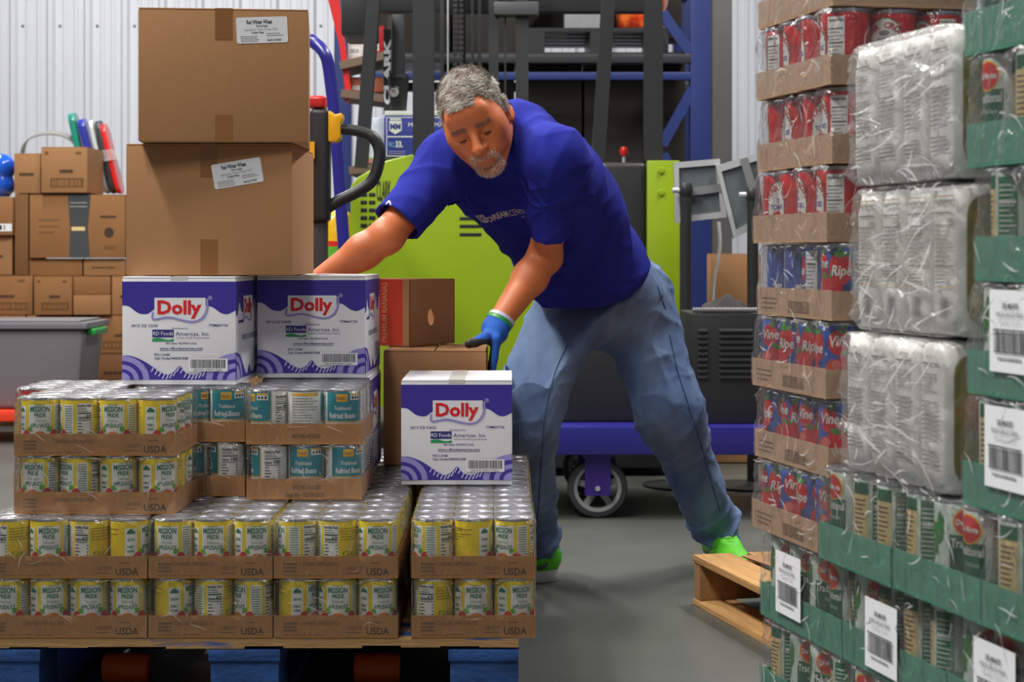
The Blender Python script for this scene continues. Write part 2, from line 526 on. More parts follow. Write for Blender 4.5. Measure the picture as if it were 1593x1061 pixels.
def applesauce_label():
    p = Print(); v0, v1 = 0.005, HCAN - 0.0055; H = v1 - v0
    p.rect(-CIR / 2, v0, CIR / 2, v1, yel, 0)
    # front panel
    p.rect(-0.0215, v0, 0.0215, v1 - 0.008, wht, 1)
    p.smallprint(-0.009, 0.009, 0.0925, 0.0942, 1, grn, 2, 3, 0.7, 0)
    p.text('MISSION', 0, 0.0805, 0.0145, grn, 2, bold=0.03, width=0.0365)
    p.text('PRIDE', 0, 0.0705, 0.0108, grn, 2, bold=0.03, width=0.0215)
    p.text('Delicious', 0, 0.0615, 0.0080, gry, 2, shear=0.3, width=0.022)
    p.text('APPLESAUCE', 0, 0.0510, 0.0105, grn, 2, bold=0.02, width=0.037)
    p.ell(0, 0.018, 0.0215, 0.0290, wht, 2, 24, 0, 180); p.ell(0, 0.018, 0.0190, 0.0255, org, 3, 24, 0, 180)
    p.ell(-0.004, 0.02, 0.012, 0.016, M('ink_peach', (240, 166, 70), 0.4), 4, 18, 0, 180)
    leaf(p, -0.013, 0.044, 0.012, 0.009, R(150), lgrn, 4); leaf(p, 0.013, 0.044, 0.012, 0.009, R(40), lgrn, 4)
    for s in (-1, 1):
        p.ell(s * 0.0270, 0.034, 0.0085, 0.0125, redi, 3); p.ell(s * 0.034, 0.030, 0.007, 0.010, org, 3)
    # ingredients panel
    p.rect(0.0285, v0 + 0.012, 0.0495, v1 - 0.008, wht, 1); p.smallprint(0.0305, 0.0475, 0.022, 0.093, 16, grn, 2, 7, 0.35, 0.1)
    # nutrition panel
    p.rect(0.0560, v0 + 0.006, 0.0850, v1 - 0.006, wht, 1)
    p.text('Nutrition Facts', 0.0705, 0.0895, 0.0078, blk, 2, bold=0.03, width=0.027)
    p.rect(0.0575, 0.0765, 0.0835, 0.0787, blk, 2); p.smallprint(0.0575, 0.0835, 0.0795, 0.088, 2, blk, 2, 2, 0.3)
    p.text('Calories', 0.0575, 0.0668, 0.0085, blk, 2, 'L', bold=0.03, width=0.014); p.text('60', 0.0835, 0.0668, 0.0115, blk, 2, 'R', bold=0.03)
    p.rect(0.0575, 0.0635, 0.0835, 0.0648, blk, 2)
    for k in range(7):
        vv = 0.058 - k * 0.006; p.rect(0.0575, vv, 0.0575 + 0.012 * (0.6 + 0.4 * ((k * 37) % 5) / 5), vv + 0.0018, blk, 2); p.rect(0.081, vv, 0.0835, vv + 0.0018, blk, 2)
    # yellow back with small print and a green mark
    p.smallprint(0.089, -0.078 + CIR, 0.066, 0.092, 5, M('ink_olive', (150, 130, 20), 0.5), 2, 4, 0.3)
    g = 0.099; p.rect(g - 0.0055, 0.036, g + 0.0055, 0.047, M('ink_green_mark', (110, 170, 40), 0.4), 2); leaf(p, g - 0.004, 0.037, 0.012, 0.007, R(50), yel, 3)
    p.smallprint(g + 0.009, g + 0.028, 0.036, 0.046, 3, M('ink_olive'), 2, 9, 0.35)
    p.smallprint(g + 0.006, g + 0.03, 0.018, 0.022, 1, redi, 2, 8, 0.6)
    # farms panel, left of the front panel
    p.rect(-0.0505, v0, -0.029, v1 - 0.012, wht, 1)
    cx = -0.0397
    p.poly([(cx - 0.008, 0.080), (cx + 0.008, 0.080), (cx + 0.0075, 0.0835), (cx + 0.004, 0.0865), (cx, 0.0895), (cx - 0.004, 0.0868), (cx - 0.0065, 0.0845)], grn, 2)
    p.text('GROWN', cx, 0.0665, 0.0068, grn, 2, bold=0.02, width=0.0135)
    p.text('FAMILY', cx, 0.0535, 0.0068, grn, 2, bold=0.02, width=0.0145); p.text('FARMS', cx, 0.0455, 0.0068, grn, 2, bold=0.02, width=0.0135)
    p.text('U.S.A.', cx, 0.0315, 0.0068, grn, 2, bold=0.02, width=0.012)
    p.smallprint(-0.098, -0.062, 0.074, 0.092, 2, M('ink_olive'), 2, 14, 0.2)
    return p


def beans_label():
    p = Print(); v0, v1 = 0.005, HCAN - 0.0055
    p.rect(-CIR / 2, v0, CIR / 2, v1, wht, 0)
    p.rect(-0.036, 0.0435, 0.046, v1, teal, 1); p.rect(-0.036, 0.0415, 0.046, 0.0435, gold, 2)
    p.rect(-0.012, 0.083, 0.010, 0.098, gold, 2); p.text('FINEST', -0.001, 0.0865, 0.009, M('ink_brown', (150, 96, 30)), 3, bold=0.02, width=0.018)
    p.text('Traditional', 0, 0.0665, 0.0108, wht, 2, bold=0.01, width=0.034)
    p.text('Refried Beans', 0, 0.0500, 0.0150, wht, 2, bold=0.02, width=0.055)
    p.ell(-0.002, 0.008, 0.027, 0.030, gold, 2, 24, 0, 180); p.ell(0.002, 0.010, 0.021, 0.023, bean, 3, 24, 0, 180); p.ell(0.010, 0.017, 0.011, 0.008, M('ink_beans_dark', (150, 66, 30), 0.4), 4)
    p.ell(-0.016, 0.026, 0.008, 0.005, M('ink_lime', (236, 220, 120)), 4); p.ell(0.004, 0.012, 0.009, 0.005, redi, 5)
    p.rect(0.016, 0.086, 0.040, 0.1, wht, 2); p.rect(0.016, 0.0962, 0.040, 0.1, gold, 3)
    for k in range(3):
        p.ell(0.021 + k * 0.007, 0.091, 0.0025, 0.003, blk, 3)
    p.text('Nutrition Facts', 0.0710, 0.0895, 0.0085, blk, 2, bold=0.03, width=0.032); p.rect(0.055, 0.078, 0.087, 0.0797, blk, 2); p.smallprint(0.055, 0.087, 0.081, 0.088, 2, blk, 2, 2, 0.3)
    p.text('Calories', 0.055, 0.0685, 0.008, blk, 2, 'L', bold=0.03, width=0.014); p.text('100', 0.087, 0.0685, 0.0105, blk, 2, 'R', bold=0.03); p.rect(0.055, 0.065, 0.087, 0.0662, blk, 2)
    for k in range(8):
        vv = 0.060 - k * 0.0058; p.rect(0.055, vv, 0.055 + 0.015 * (0.6 + 0.4 * ((k * 37) % 5) / 5), vv + 0.0017, blk, 2); p.rect(0.083, vv, 0.087, vv + 0.0017, blk, 2)
    p.smallprint(-0.1, -0.045, 0.02, 0.092, 13, gry, 2, 5, 0.35); p.rect(-0.1, 0.0945, -0.045, 0.1, gold, 2); p.rect(0.0455, v0, 0.0475, v1, gold, 3)
    return p


BODY = body_mesh(RC, HCAN); LID = lid_mesh(RC, HCAN)
LAB_A = label_mesh(applesauce_label(), RC); LAB_B = label_mesh(beans_label(), RC)
PR = {}


def make_can(name, lab, label, cat, loc, rz, group, body=None, lid=None):
    o = link(name, body or BODY); o.location = loc; o.rotation_euler = (0, 0, rz); tag(o, label, cat, group)
    l = link('label', lab, o); l2 = link('lid', lid or LID, o)
    return o


# ---- trays and film
m_kraft = M('kraft_board', (186, 132, 76), 0.85, var=0.08, vscale=5, bump=0.08, bscale=220, stretch=(1, 1, 0.2))
m_kraftd = M('kraft_inside', (140, 102, 66), 0.9)
m_ink = M('ink_on_kraft', (66, 48, 34), 0.8); m_inkf = M('ink_on_kraft_faint', (122, 88, 58), 0.85)
m_film = film_mat('shrink_film')
m_glint_fold = film_mat('film_glint_fold', haze=0.42, rough=0.3, scale=60, strength=0.6, stretch=(1, 1, 1), tint=(250, 250, 252))  # whitish strips that paint glint lines on the film folds


def glint_fold(mbx, fn, u, v, ang, ln, wd, bend, rdm):
    """Painted glint on a film fold: a narrow whitish strip that tapers to both ends. fn maps (u, v) on the film to a point."""
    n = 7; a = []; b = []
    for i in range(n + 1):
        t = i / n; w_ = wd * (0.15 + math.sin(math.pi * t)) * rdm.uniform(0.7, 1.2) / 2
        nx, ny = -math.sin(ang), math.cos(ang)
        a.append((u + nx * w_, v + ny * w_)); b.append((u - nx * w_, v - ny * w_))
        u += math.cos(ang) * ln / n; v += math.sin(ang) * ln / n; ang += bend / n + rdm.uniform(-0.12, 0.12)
    mbx.add([fn(*q) for q in a + b], [(i, n + 1 + i, n + 2 + i, i + 1) for i in range(n)], m_glint_fold)


def tray_mesh(w, d, h, t, m, notch=True):
    """Open low tray, origin at front-left bottom corner, +y to the back, lip with slightly lower ends."""
    mbx = MB()
    mbx.box(0, w, 0, d, 0, t, m)
    for (a, b, c, e) in ((0, w, 0, t), (0, w, d - t, d)):
        mbx.box(a, b, c, e, t, h, m)
    for (a, b) in ((0, t), (w - t, w)):
        mbx.box(a, b, t, d - t, t, h * 0.97, m)
    return mbx.mesh('tray', merge=False, smooth=False)


def tray_print(w, h, kind):
    p = Print()
    if kind == 'usda':
        p.text('USDA', w - 0.016, 0.006, 0.0185, m_ink, 1, 'R', bold=0.01, width=0.042); p.text('100207', w - 0.066, 0.015, 0.0105, m_inkf, 1, 'R')
        p.smallprint(w - 0.095, w - 0.062, 0.008, 0.011, 1, m_inkf, 1, 5, 0.5); p.smallprint(w - 0.05, w - 0.025, 0.027, 0.030, 1, m_inkf, 1, 6, 0.6)
        p.text('CANNED APPLESAUCE', w * 0.37, 0.0235, 0.0095, m_inkf, 1, width=min(0.075, w * 0.33)); p.smallprint(0.018, 0.046, 0.01, 0.03, 3, m_inkf, 1, 8, 0.5); p.smallprint(0.018, w * 0.5, 0.004, 0.007, 1, m_inkf, 1, 9, 0.4)
    elif kind == 'beans1':
        p.text('0071851425050', w / 2 + 0.005, 0.012, 0.012, m_ink, 1, width=0.056)
    elif kind == 'beans2':
        p.text('0071851425050', w / 2 + 0.005, 0.0205, 0.0115, m_ink, 1, width=0.056); p.text('Best By   02/20/2026', w / 2 + 0.002, 0.005, 0.0115, m_ink, 1, width=0.078)
    elif kind == 'code':
        p.frame(w * 0.44, 0.007, w * 0.72, 0.024, 0.001, m_inkf, 1); p.barcode(w * 0.45, 0.008, w * 0.71, 0.023, m_inkf, 1, 3, 18)
        p.smallprint(0.02, w * 0.3, 0.008, 0.03, 3, m_inkf, 1, 4, 0.3)
    return p


def film_mesh(w, d, z0, z1, n_w, n_d, seed, m, tray_h, crinkle=0.0008):
    """Film shell: skin over the can tops, sucked in between the cans at the sides. Origin front-left bottom."""
    rdm = random.Random(seed); mbx = MB(); e = 0.0022
    rows = [z0 + 0.004, z0 + tray_h * 0.35, z0 + tray_h * 0.7, z0 + tray_h] + [z0 + tray_h + (z1 - z0 - tray_h - 0.006) * q / 8 for q in range(1, 9)] + [z1 + 0.0015]
    q = 12; ring = []
    for sd, nn in (('f', n_w), ('r', n_d), ('b', n_w), ('l', n_d)):
        ring += [(sd, i / (nn * q)) for i in range(nn * q)]
    N = len(ring); vs_ = []; ph = [rdm.uniform(0, 6.3) for _ in range(9)]
    for k, z in enumerate(rows):
        for sd, t in ring:
            nn = n_w if sd in 'fb' else n_d; Lr = w if sd in 'fb' else d
            pos = {'f': t * w, 'r': w + t * d, 'b': w + d + t * w, 'l': 2 * w + d + t * d}[sd]
            fr = 0.0 if k <= 3 else min(1.0, (k - 3) / 2.5)
            pc = (t * nn) % 1.0
            suck = fr * (0.0045 * (abs(pc - 0.5) * 2) ** 2.5 + 0.0010) + (0.004 if k == len(rows) - 1 else 0)
            sh_ = lambda a: max(0.0, 1 - 3.2 * abs(math.sin(a)))
            cz = z - z0
            rid = sh_(38 * pos + 21 * cz + ph[0] + 1.2 * math.sin(60 * cz + ph[1])) + 0.8 * sh_(17 * pos - 44 * cz + ph[2] + math.sin(31 * pos + ph[3])) + 0.6 * sh_(70 * cz + 9 * math.sin(12 * pos + ph[4]) + ph[5])
            off = e - suck + crinkle * (0.35 + 0.65 * fr) * rid + rdm.uniform(-0.0004, 0.0004) * fr
            p = {'f': (t * w, -off), 'r': (w + off, t * d), 'b': (w - t * w, d + off), 'l': (-off, d - t * d)}[sd]
            zz = z - (0.006 * (abs(pc - 0.5) * 2) ** 3 if k >= len(rows) - 2 else 0)
            vs_.append((p[0], p[1], zz))
    fs = []
    for k in range(len(rows) - 1):
        for i in range(N):
            j = (i + 1) % N
            fs.append((k * N + i, k * N + j, (k + 1) * N + j, (k + 1) * N + i))
    mbx.add(vs_, fs, m)
    gx, gy = n_w * 5, n_d * 5; gv = []                # top skin, dipping between the can rims
    for b in range(gy + 1):
        for a in range(gx + 1):
            u, v = a / gx, b / gy
            pu = abs(((u * n_w) % 1.0) - 0.5) * 2; pv = abs(((v * n_d) % 1.0) - 0.5) * 2
            ed = 0.001 if (a in (0, gx) or b in (0, gy)) else 0
            gv.append((0.003 + u * (w - 0.006), 0.003 + v * (d - 0.006), z1 + 0.0012 - 0.004 * (max(0, (pu ** 2 + pv ** 2) - 1.15)) - ed + rdm.uniform(0, 0.0005)))
    mbx.add(gv, [(b * (gx + 1) + a, b * (gx + 1) + a + 1, (b + 1) * (gx + 1) + a + 1, (b + 1) * (gx + 1) + a) for b in range(gy) for a in range(gx)], m)
    big = crinkle > 0.002
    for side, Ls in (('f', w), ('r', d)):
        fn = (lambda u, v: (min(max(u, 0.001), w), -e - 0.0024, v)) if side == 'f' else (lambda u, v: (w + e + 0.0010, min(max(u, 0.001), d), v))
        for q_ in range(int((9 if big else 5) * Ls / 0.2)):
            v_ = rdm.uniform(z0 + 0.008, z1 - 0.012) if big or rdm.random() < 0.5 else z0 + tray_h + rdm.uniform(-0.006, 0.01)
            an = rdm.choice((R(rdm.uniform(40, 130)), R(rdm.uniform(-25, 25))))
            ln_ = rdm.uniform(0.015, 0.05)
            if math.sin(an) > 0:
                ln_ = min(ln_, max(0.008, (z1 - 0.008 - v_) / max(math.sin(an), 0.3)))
            glint_fold(mbx, fn, rdm.uniform(0.01, Ls - 0.03), v_, an, ln_, rdm.uniform(0.0010, 0.0028) if big else rdm.uniform(0.0006, 0.0013), rdm.uniform(-1.4, 1.4), rdm)
    for q_ in range(n_w * 2):                         # painted glints along the can rims
        glint_fold(mbx, lambda u, v: (min(max(u, 0.001), w), -e - 0.0002, v), rdm.uniform(0.0, w - 0.02), z1 - 0.0035, R(rdm.uniform(-6, 6)), rdm.uniform(0.012, 0.03), 0.0012, rdm.uniform(-0.3, 0.3), rdm)
    me = mbx.mesh('film', angle=70, merge=False)
    return me


TRAYH = 0.041


FACES = {'a': ((0, 'name panel out'), (62, 'ingredients panel out'), (115, 'nutrition panel out'), (-64, 'farm panel out'), (-125, 'plain yellow side out'), (170, 'plain yellow side out')),
         'b': ((0, 'name side out'), (110, 'nutrition side out'), (-110, 'fine print out')),
         's': ((-86, 'name side out'), (50, 'name side out'), (122, 'nutrition side out'), (180, 'plain red side out')),
         'v': ((-91, 'name side out'), (36, 'name side out'), (122, 'nutrition side out'), (175, 'plain blue side out')),
         'g': ((0, 'name side out'), (-77, 'leafy side out'), (79, 'tan panel out'), (131, 'green panel out'))}


def facing(kind, a):
    return min(FACES[kind], key=lambda q: abs((q[0] + a + 180) % 360 - 180))[1]


def pack(X, Y, Z, nw, nd, rz, lab, names, seed, kind, rows_shown, rots=None, tray_kind='usda', film=True, only=None,
         rc=None, hc=None, th=TRAYH, body=None, lid=None, mtray=None, mfilm=None, sp=0.0748):
    """One layer: a tray with nw x nd cans under film. Front-left bottom corner at (X, Y, Z). rows_shown: can rows built from the front;
    only(i, j) adds cans of further rows that can be seen from the side."""
    hc = hc or HCAN
    w = nw * sp + 0.005; d = nd * sp + 0.005
    T = Matrix.Translation((X, Y, Z)) @ Matrix.Rotation(rz, 4, 'Z')
    t = link('cardboard_tray', tray_mesh(w, d, th, 0.0015, mtray or m_kraft)); t.matrix_world = T
    tag(t, names['tray'], 'tray')
    if tray_kind != 'none':
        print_obj('printed_lettering', tray_print(w, th, tray_kind), plane_map((0, 0, 0), (1, 0, 0), (0, 0, 1)), t)['kind'] = 'stuff'
    rdm = random.Random(seed)
    for j in range(nd):
        for i in range(nw):
            if j >= rows_shown and not (only and only(i, j)):
                continue
            p = T @ Vector((0.0025 + sp / 2 + i * sp, 0.0025 + sp / 2 + j * sp, 0.0017))
            a = (rots[i] if (rots and j == 0) else rdm.uniform(0, 360))
            make_can(names['can'], lab, (names['canl'][0] + ', ' + facing(kind, a)) if j == 0 else names['canl'][1], 'can', p, R(a) + rz, names['group'][0 if j == 0 else 1], body, lid)
    if film:
        f = link('shrink_film', film_mesh(w, d, 0, hc + 0.002, nw, nd, seed, mfilm or m_film, th, 0.0016 if mfilm is None else 0.0036)); f.matrix_world = T
        tag(f, names['film'], 'film')
    return t


def nm(where, kind='applesauce'):
    kn = {'applesauce': 'yellow applesauce can', 'beans': 'teal refried beans can'}[kind]
    return {'tray': 'low brown tray of %s cans, %s' % (kind, where), 'can': {'applesauce': 'applesauce_can', 'beans': 'refried_beans_can'}[kind],
            'canl': ('front-row %s in %s' % (kn, where), 'inner-row %s in %s' % (kn, where)),
            'group': ('front %s cans, %s' % (kind, where), 'rear %s cans, %s' % (kind, where)), 'film': 'clear film over %s cans, %s' % (kind, where)}


def fx(p, y=FY):
    return (p - HX) / FPX * y


Z0, Z1, Z2, Z3 = ZP + 0.001, ZP + 0.001 + PIT, ZP + 0.001 + 2 * PIT, ZP + 0.001 + 3 * PIT
ZT = ZP + 0.001 + 4 * PIT
# rots: turning the can clockwise seen from above shows what lies to the right of the front panel
F_, I_, N_, G_, Y_ = 0, -62, -112, 64, 118        # front panel, ingredients, nutrition, farms panel, yellow back
pack(fx(-27), FY, Z0, 4, 3, 0, LAB_A, nm('bottom tray at pallet corner'), 1, 'a', 1, rots=[0, 22, 16, 4])
pack(fx(-27), FY, Z1, 4, 3, 0, LAB_A, nm('second tray at pallet corner'), 2, 'a', 3, rots=[-128, 10, -125, 78])
pack(fx(231), FY, Z0, 3, 4, 0, LAB_A, nm('bottom tray above middle pallet block'), 3, 'a', 1, rots=[75, -100, -48])
pack(fx(231), FY, Z1, 3, 4, 0, LAB_A, nm('second tray above middle pallet block'), 4, 'a', 4, rots=[-12, 6, 18])
pack(fx(426), FY, Z0, 3, 4, 0, LAB_A, nm('bottom tray below refried beans'), 5, 'a', 1, rots=[68, 6, 22])
pack(fx(426), FY, Z1, 3, 4, 0, LAB_A, nm('second tray below refried beans'), 6, 'a', 4, rots=[-66, -128, 4])
pack(fx(640), FY, Z0, 3, 4, R(0.6), LAB_A, nm('bottom tray below lone purple carton'), 7, 'a', 1, rots=[-132, 8, 26], only=lambda i, j: i == 2)
pack(fx(640), FY, Z1, 3, 4, R(0.6), LAB_A, nm('second tray below lone purple carton'), 8, 'a', 4, rots=[-68, 98, -34])
YU = 3.40
pack(fx(22, YU), YU, Z2, 4, 3, R(-0.8), LAB_A, nm('third tray below stacked purple cartons'), 9, 'a', 1, rots=[-10, -40, 26, 38], only=lambda i, j: i == 3)
pack(fx(22, YU), YU, Z3, 4, 3, R(-0.8), LAB_A, nm('fourth tray below stacked purple cartons'), 10, 'a', 3, rots=[12, -84, -6, 52])
YB = 3.60
pack(fx(384, YB), YB, Z2, 3, 4, 0, LAB_B, nm('lower tray under the purple carton', 'beans'), 11, 'b', 1, rots=[-95, -4, 24], tray_kind='beans2', only=lambda i, j: i == 2)
pack(fx(383, YB), YB, Z3, 3, 4, 0, LAB_B, nm('upper tray under the purple carton', 'beans'), 12, 'b', 4, rots=[-58, 118, 4], tray_kind='beans1')
pack(fx(384, YB) - 0.012 - 0.229, YB + 0.05, Z2, 3, 4, 0, LAB_B, nm('lower tray half hidden behind applesauce', 'beans'), 13, 'b', 1, rots=[0, -20, -98], tray_kind='none')
pack(fx(384, YB) - 0.012 - 0.229, YB + 0.05, Z3, 3, 4, 0, LAB_B, nm('upper tray half hidden behind applesauce', 'beans'), 14, 'b', 2, rots=[0, 60, 4], tray_kind='none')
W3 = 0.307
for kx, (cx, full) in enumerate(((fx(426), 'between purple cartons'), (fx(640) - 0.004, 'behind the lone carton'), (fx(231), 'deep under stacked cartons'))):
    for ky in (1, 2, 3):
        where = full + (', next row', ', second row', ', last row')[ky - 1]
        for lz, zz in enumerate((Z0, Z1)):
            rows = 1 if (lz == 0 or kx == 2 or (kx == 1 and ky > 1)) else 4
            pack(cx, FY + W3 * ky, zz, 3, 2 if (kx == 1 and ky == 3) else 4, 0, LAB_A, nm(('low, ', 'upper, ')[lz] + where), 20 + kx * 9 + ky * 2 + lz, 'a', rows, film=(lz == 1 and kx < 2), only=(lambda i, j: i == 2) if kx == 1 else None)
for ky in (1, 2):
    for lz, zz in enumerate((Z0, Z1)):
        pack(-1.0, FY + 0.232 * ky + 0.002, zz, 4, 3, 0, LAB_A, nm(('low, ', 'upper, ')[lz] + ('behind the corner tray', 'far back of the corner')[ky - 1]), 60 + ky * 2 + lz, 'a', 1, film=False)
# ================================================================== cartons on the front pallet
pur = M('print_purple', (58, 46, 150), 0.5); lav = M('print_lavender', (150, 142, 206), 0.5); lav2 = M('print_lavender_pale', (196, 192, 226), 0.5)
m_white = M('white_board', (226, 226, 232), 0.55, var=0.02); navy = M('print_navy', (46, 44, 120), 0.5); pgreen = M('print_green', (40, 150, 90), 0.5)
pred = M('print_red', (214, 28, 40), 0.5); m_tapew = M('tape_white', (206, 204, 200), 0.35)
m_box = M('brown_board', (166, 121, 80), 0.8, var=0.07, vscale=2.5, bump=0.05, bscale=160, stretch=(1, 1, 0.25))
m_tape = M('tape_brown', (140, 96, 54), 0.22, coat=0.5)
m_tapec = film_mat('tape_clear', haze=0.10, rough=0.1, scale=30)


def carton(name, w, d, h, loc, rz, label, mat, group=None, tape=None, tape_w=0.05, tape_top=0.05, tape_bot=0.0, cat='carton', flap_gap=0.003, parent=None):
    """Closed carton; origin at the front-left bottom corner. Two top flaps meet over a centre seam, tape runs over it and down the front."""
    mbx = MB(); mbx.box(0, w, 0, d, 0, h - 0.004, mat)
    o = mbx.build(name, parent, bevel=0.0025); o.location = loc; o.rotation_euler = (0, 0, rz)
    tag(o, label, cat, group)
    for s, (a, b) in enumerate(((0.001, w / 2 - flap_gap / 2), (w / 2 + flap_gap / 2, w - 0.001))):
        f = MB(); z0 = h - 0.0038
        f.prism([(a, 0.0008), (b, 0.0008), (b, d - 0.0008), (a, d - 0.0008)], z0, h, mat)
        f.build('flap', o, bevel=0.001)
    if tape:
        t = MB(); a, b = w / 2 - tape_w / 2, w / 2 + tape_w / 2; e = 0.0006
        t.box(a, b, -e, d, h, h + e, tape)
        if tape_top:
            t.box(a, b, -e, 0.0, h - tape_top, h, tape)
        t.build('packing_tape', o, smooth=False)
        if tape_bot:
            t = MB(); t.box(a, b, -e, 0.0, 0.0, tape_bot, tape); t.build('packing_tape', o, smooth=False)
    return o


def dolly_logo(p, cx, cy, w, h, L=3):
    """Red name on a white plate with a lavender sweep under it."""
    p.poly([(cx - w / 2, cy - h * 0.42), (cx - w / 2, cy + h / 2), (cx + w / 2, cy + h / 2)] + wave([(cx + w / 2, cy - h * 0.02), (cx + w * 0.42, cy - h * 0.36), (cx + w * 0.26, cy - h * 0.52), (cx + w * 0.05, cy - h * 0.46), (cx - w * 0.22, cy - h * 0.34), (cx - w / 2, cy - h * 0.42)], 4), m_white, L)
    p.band(wave([(cx - w * 0.53, cy - h * 0.12), (cx - w * 0.52, cy - h * 0.44), (cx - w * 0.22, cy - h * 0.36), (cx + w * 0.05, cy - h * 0.49), (cx + w * 0.27, cy - h * 0.55), (cx + w * 0.45, cy - h * 0.38), (cx + w * 0.53, cy + h * 0.0), (cx + w * 0.53, cy + h * 0.46)], 5), h * 0.085, lav, L + 1)
    p.text('Dolly', cx - w * 0.01, cy - h * 0.20, h * 0.82, pred, L + 2, bold=0.035, width=w * 0.86)


def dolly_front(w, h):
    p = Print(); U = lambda a: a * w; V = lambda a: a * h
    top = wave([(0, .735), (.06, .725), (.14, .665), (.22, .655), (.29, .70), (.40, .72), (.60, .72), (.74, .73), (.80, .715), (.87, .665), (.93, .655), (1, .69)])
    p.poly([(U(a), V(b)) for a, b in [(0, .955)] + top + [(1, .955)]], pur, 1)
    dolly_logo(p, U(.51), V(.70), U(.45), V(.21))
    p.text('®', U(.775), V(.785), h * 0.055, lav2, 3); 
    p.text('24/15 OZ CANS', U(.08), V(.535), h * .035, navy, 2, 'L', bold=.01, width=U(.235)); p.text('ITEM#57156', U(.93), V(.54), h * .033, navy, 2, 'R', bold=.01, width=U(.165))
    p.text('Distributed by:', U(.51), V(.515), h * .024, navy, 2, width=U(.145))
    p.rect(U(.265), V(.44), U(.455), V(.51), navy, 2); p.text('RD Foods', U(.36), V(.458), h * .05, m_white, 3, width=U(.175))
    p.poly([(U(a), V(b)) for a, b in wave([(.265, .425), (.32, .435), (.40, .415), (.455, .425)], 4)] + [(U(.455), V(.40)), (U(.265), V(.40))], pgreen, 2)
    p.text('Americas, Inc.', U(.47), V(.455), h * .052, navy, 2, 'L', width=U(.30)); p.text('A Division of the RD Group of Companies', U(.475), V(.428), h * .022, navy, 2, 'L', width=U(.295))
    p.text('Fair Lawn, NJ 07410 U.S.A', U(.52), V(.375), h * .026, navy, 2, bold=.02, width=U(.27))
    p.text('www.rdfoodsamericas.com', U(.52), V(.327), h * .031, navy, 2, bold=.015, width=U(.375)); p.rect(U(.33), V(.315), U(.71), V(.319), navy, 2)
    p.text('PO:11046', U(.285), V(.268), h * .03, navy, 2, 'L', bold=.02, width=U(.135)); p.text('Can Code:3400/01038', U(.285), V(.235), h * .03, navy, 2, 'L', bold=.02, width=U(.295))
    low = wave([(0, .27), (.08, .265), (.18, .225), (.27, .165), (.34, .115), (.40, .095), (.46, .125), (.505, .175), (.55, .12), (.62, .095), (.70, .115), (.78, .17), (.86, .22), (.93, .27), (1, .30)])
    p.poly([(U(a), V(b)) for a, b in [(0, .045)] + [(1, .045)] + low[::-1]], pur, 1)
    for k, (c, r0) in enumerate(((0.0, .30), (1.0, .33))):
        s = 1 if k == 0 else -1
        for q, (r1, mm) in enumerate(((1.0, lav), (.78, pur), (.62, lav), (.44, pur), (.3, lav))):
            a = [(c, .047)] + [(c + s * r0 * r1 * .8 * math.cos(R(t)), .047 + r0 * r1 * .74 * math.sin(R(t))) for t in range(0, 91, 9)]
            p.poly([(U(x), V(y)) for x, y in a], mm, 2 + q)
    for k in range(15):                              # pale lattice along the wave crest
        x = .27 + k * .032; j = min(range(len(low)), key=lambda i: abs(low[i][0] - x)); y = low[j][1]
        p.band([(U(x - .012), V(y - .045)), (U(x + .012), V(y + .002))], w * .011, lav2, 4)
    p.rect(U(.585), V(.125), U(.93), V(.245), m_white, 8); p.barcode(U(.605), V(.155), U(.91), V(.235), blk, 9, 4, 40); p.text('00739139571562', U(.755), V(.130), h * .024, blk, 9, width=U(.25))
    return p


def dolly_side(d, h):
    p = Print(); U = lambda a: a * d; V = lambda a: a * h
    top = wave([(0, .74), (.08, .86), (.15, .76), (.22, .70), (.30, .72), (.5, .74), (.62, .70), (.70, .82), (.78, .74), (.86, .70), (.93, .80), (1, .84)])
    top = wave([(0, .63), (.07, .66), (.13, .76), (.19, .68), (.28, .66), (.5, .68), (.66, .70), (.72, .78), (.80, .66), (.87, .64), (.94, .76), (1, .80)])
    p.poly([(U(a), V(b)) for a, b in [(0, .955)] + top + [(1, .955)]], pur, 1)
    dolly_logo(p, U(.44), V(.70), U(.34), V(.23))
    p.text('APPLESAUCE UNSWEETENED', U(.52), V(.40), h * .075, navy, 2, bold=.01, width=U(.62))
    p.smallprint(U(.08), U(.3), V(.555), V(.60), 1, navy, 2, 4, .6); p.rect(U(.68), V(.16), U(.92), V(.31), lav2, 3); p.barcode(U(.69), V(.18), U(.91), V(.30), gry, 4, 3, 16)
    low = wave([(0, .30), (.14, .27), (.26, .18), (.36, .09), (.43, .075), (.5, .15), (.57, .085), (.66, .08), (.8, .14), (.9, .24), (1, .32)])
    p.poly([(U(a), V(b)) for a, b in [(0, .045)] + [(1, .045)] + low[::-1]], pur, 1)
    for k, c in enumerate((0.0, 1.0)):
        s = 1 if k == 0 else -1
        for q, (r1, mm) in enumerate(((1.0, lav), (.78, pur), (.6, lav))):
            a = [(c, .047)] + [(c + s * .3 * r1 * math.cos(R(t)) * .75, .047 + .3 * r1 * .74 * math.sin(R(t))) for t in range(0, 91, 10)]
            p.poly([(U(x), V(y)) for x, y in a], mm, 2 + q)
    return p


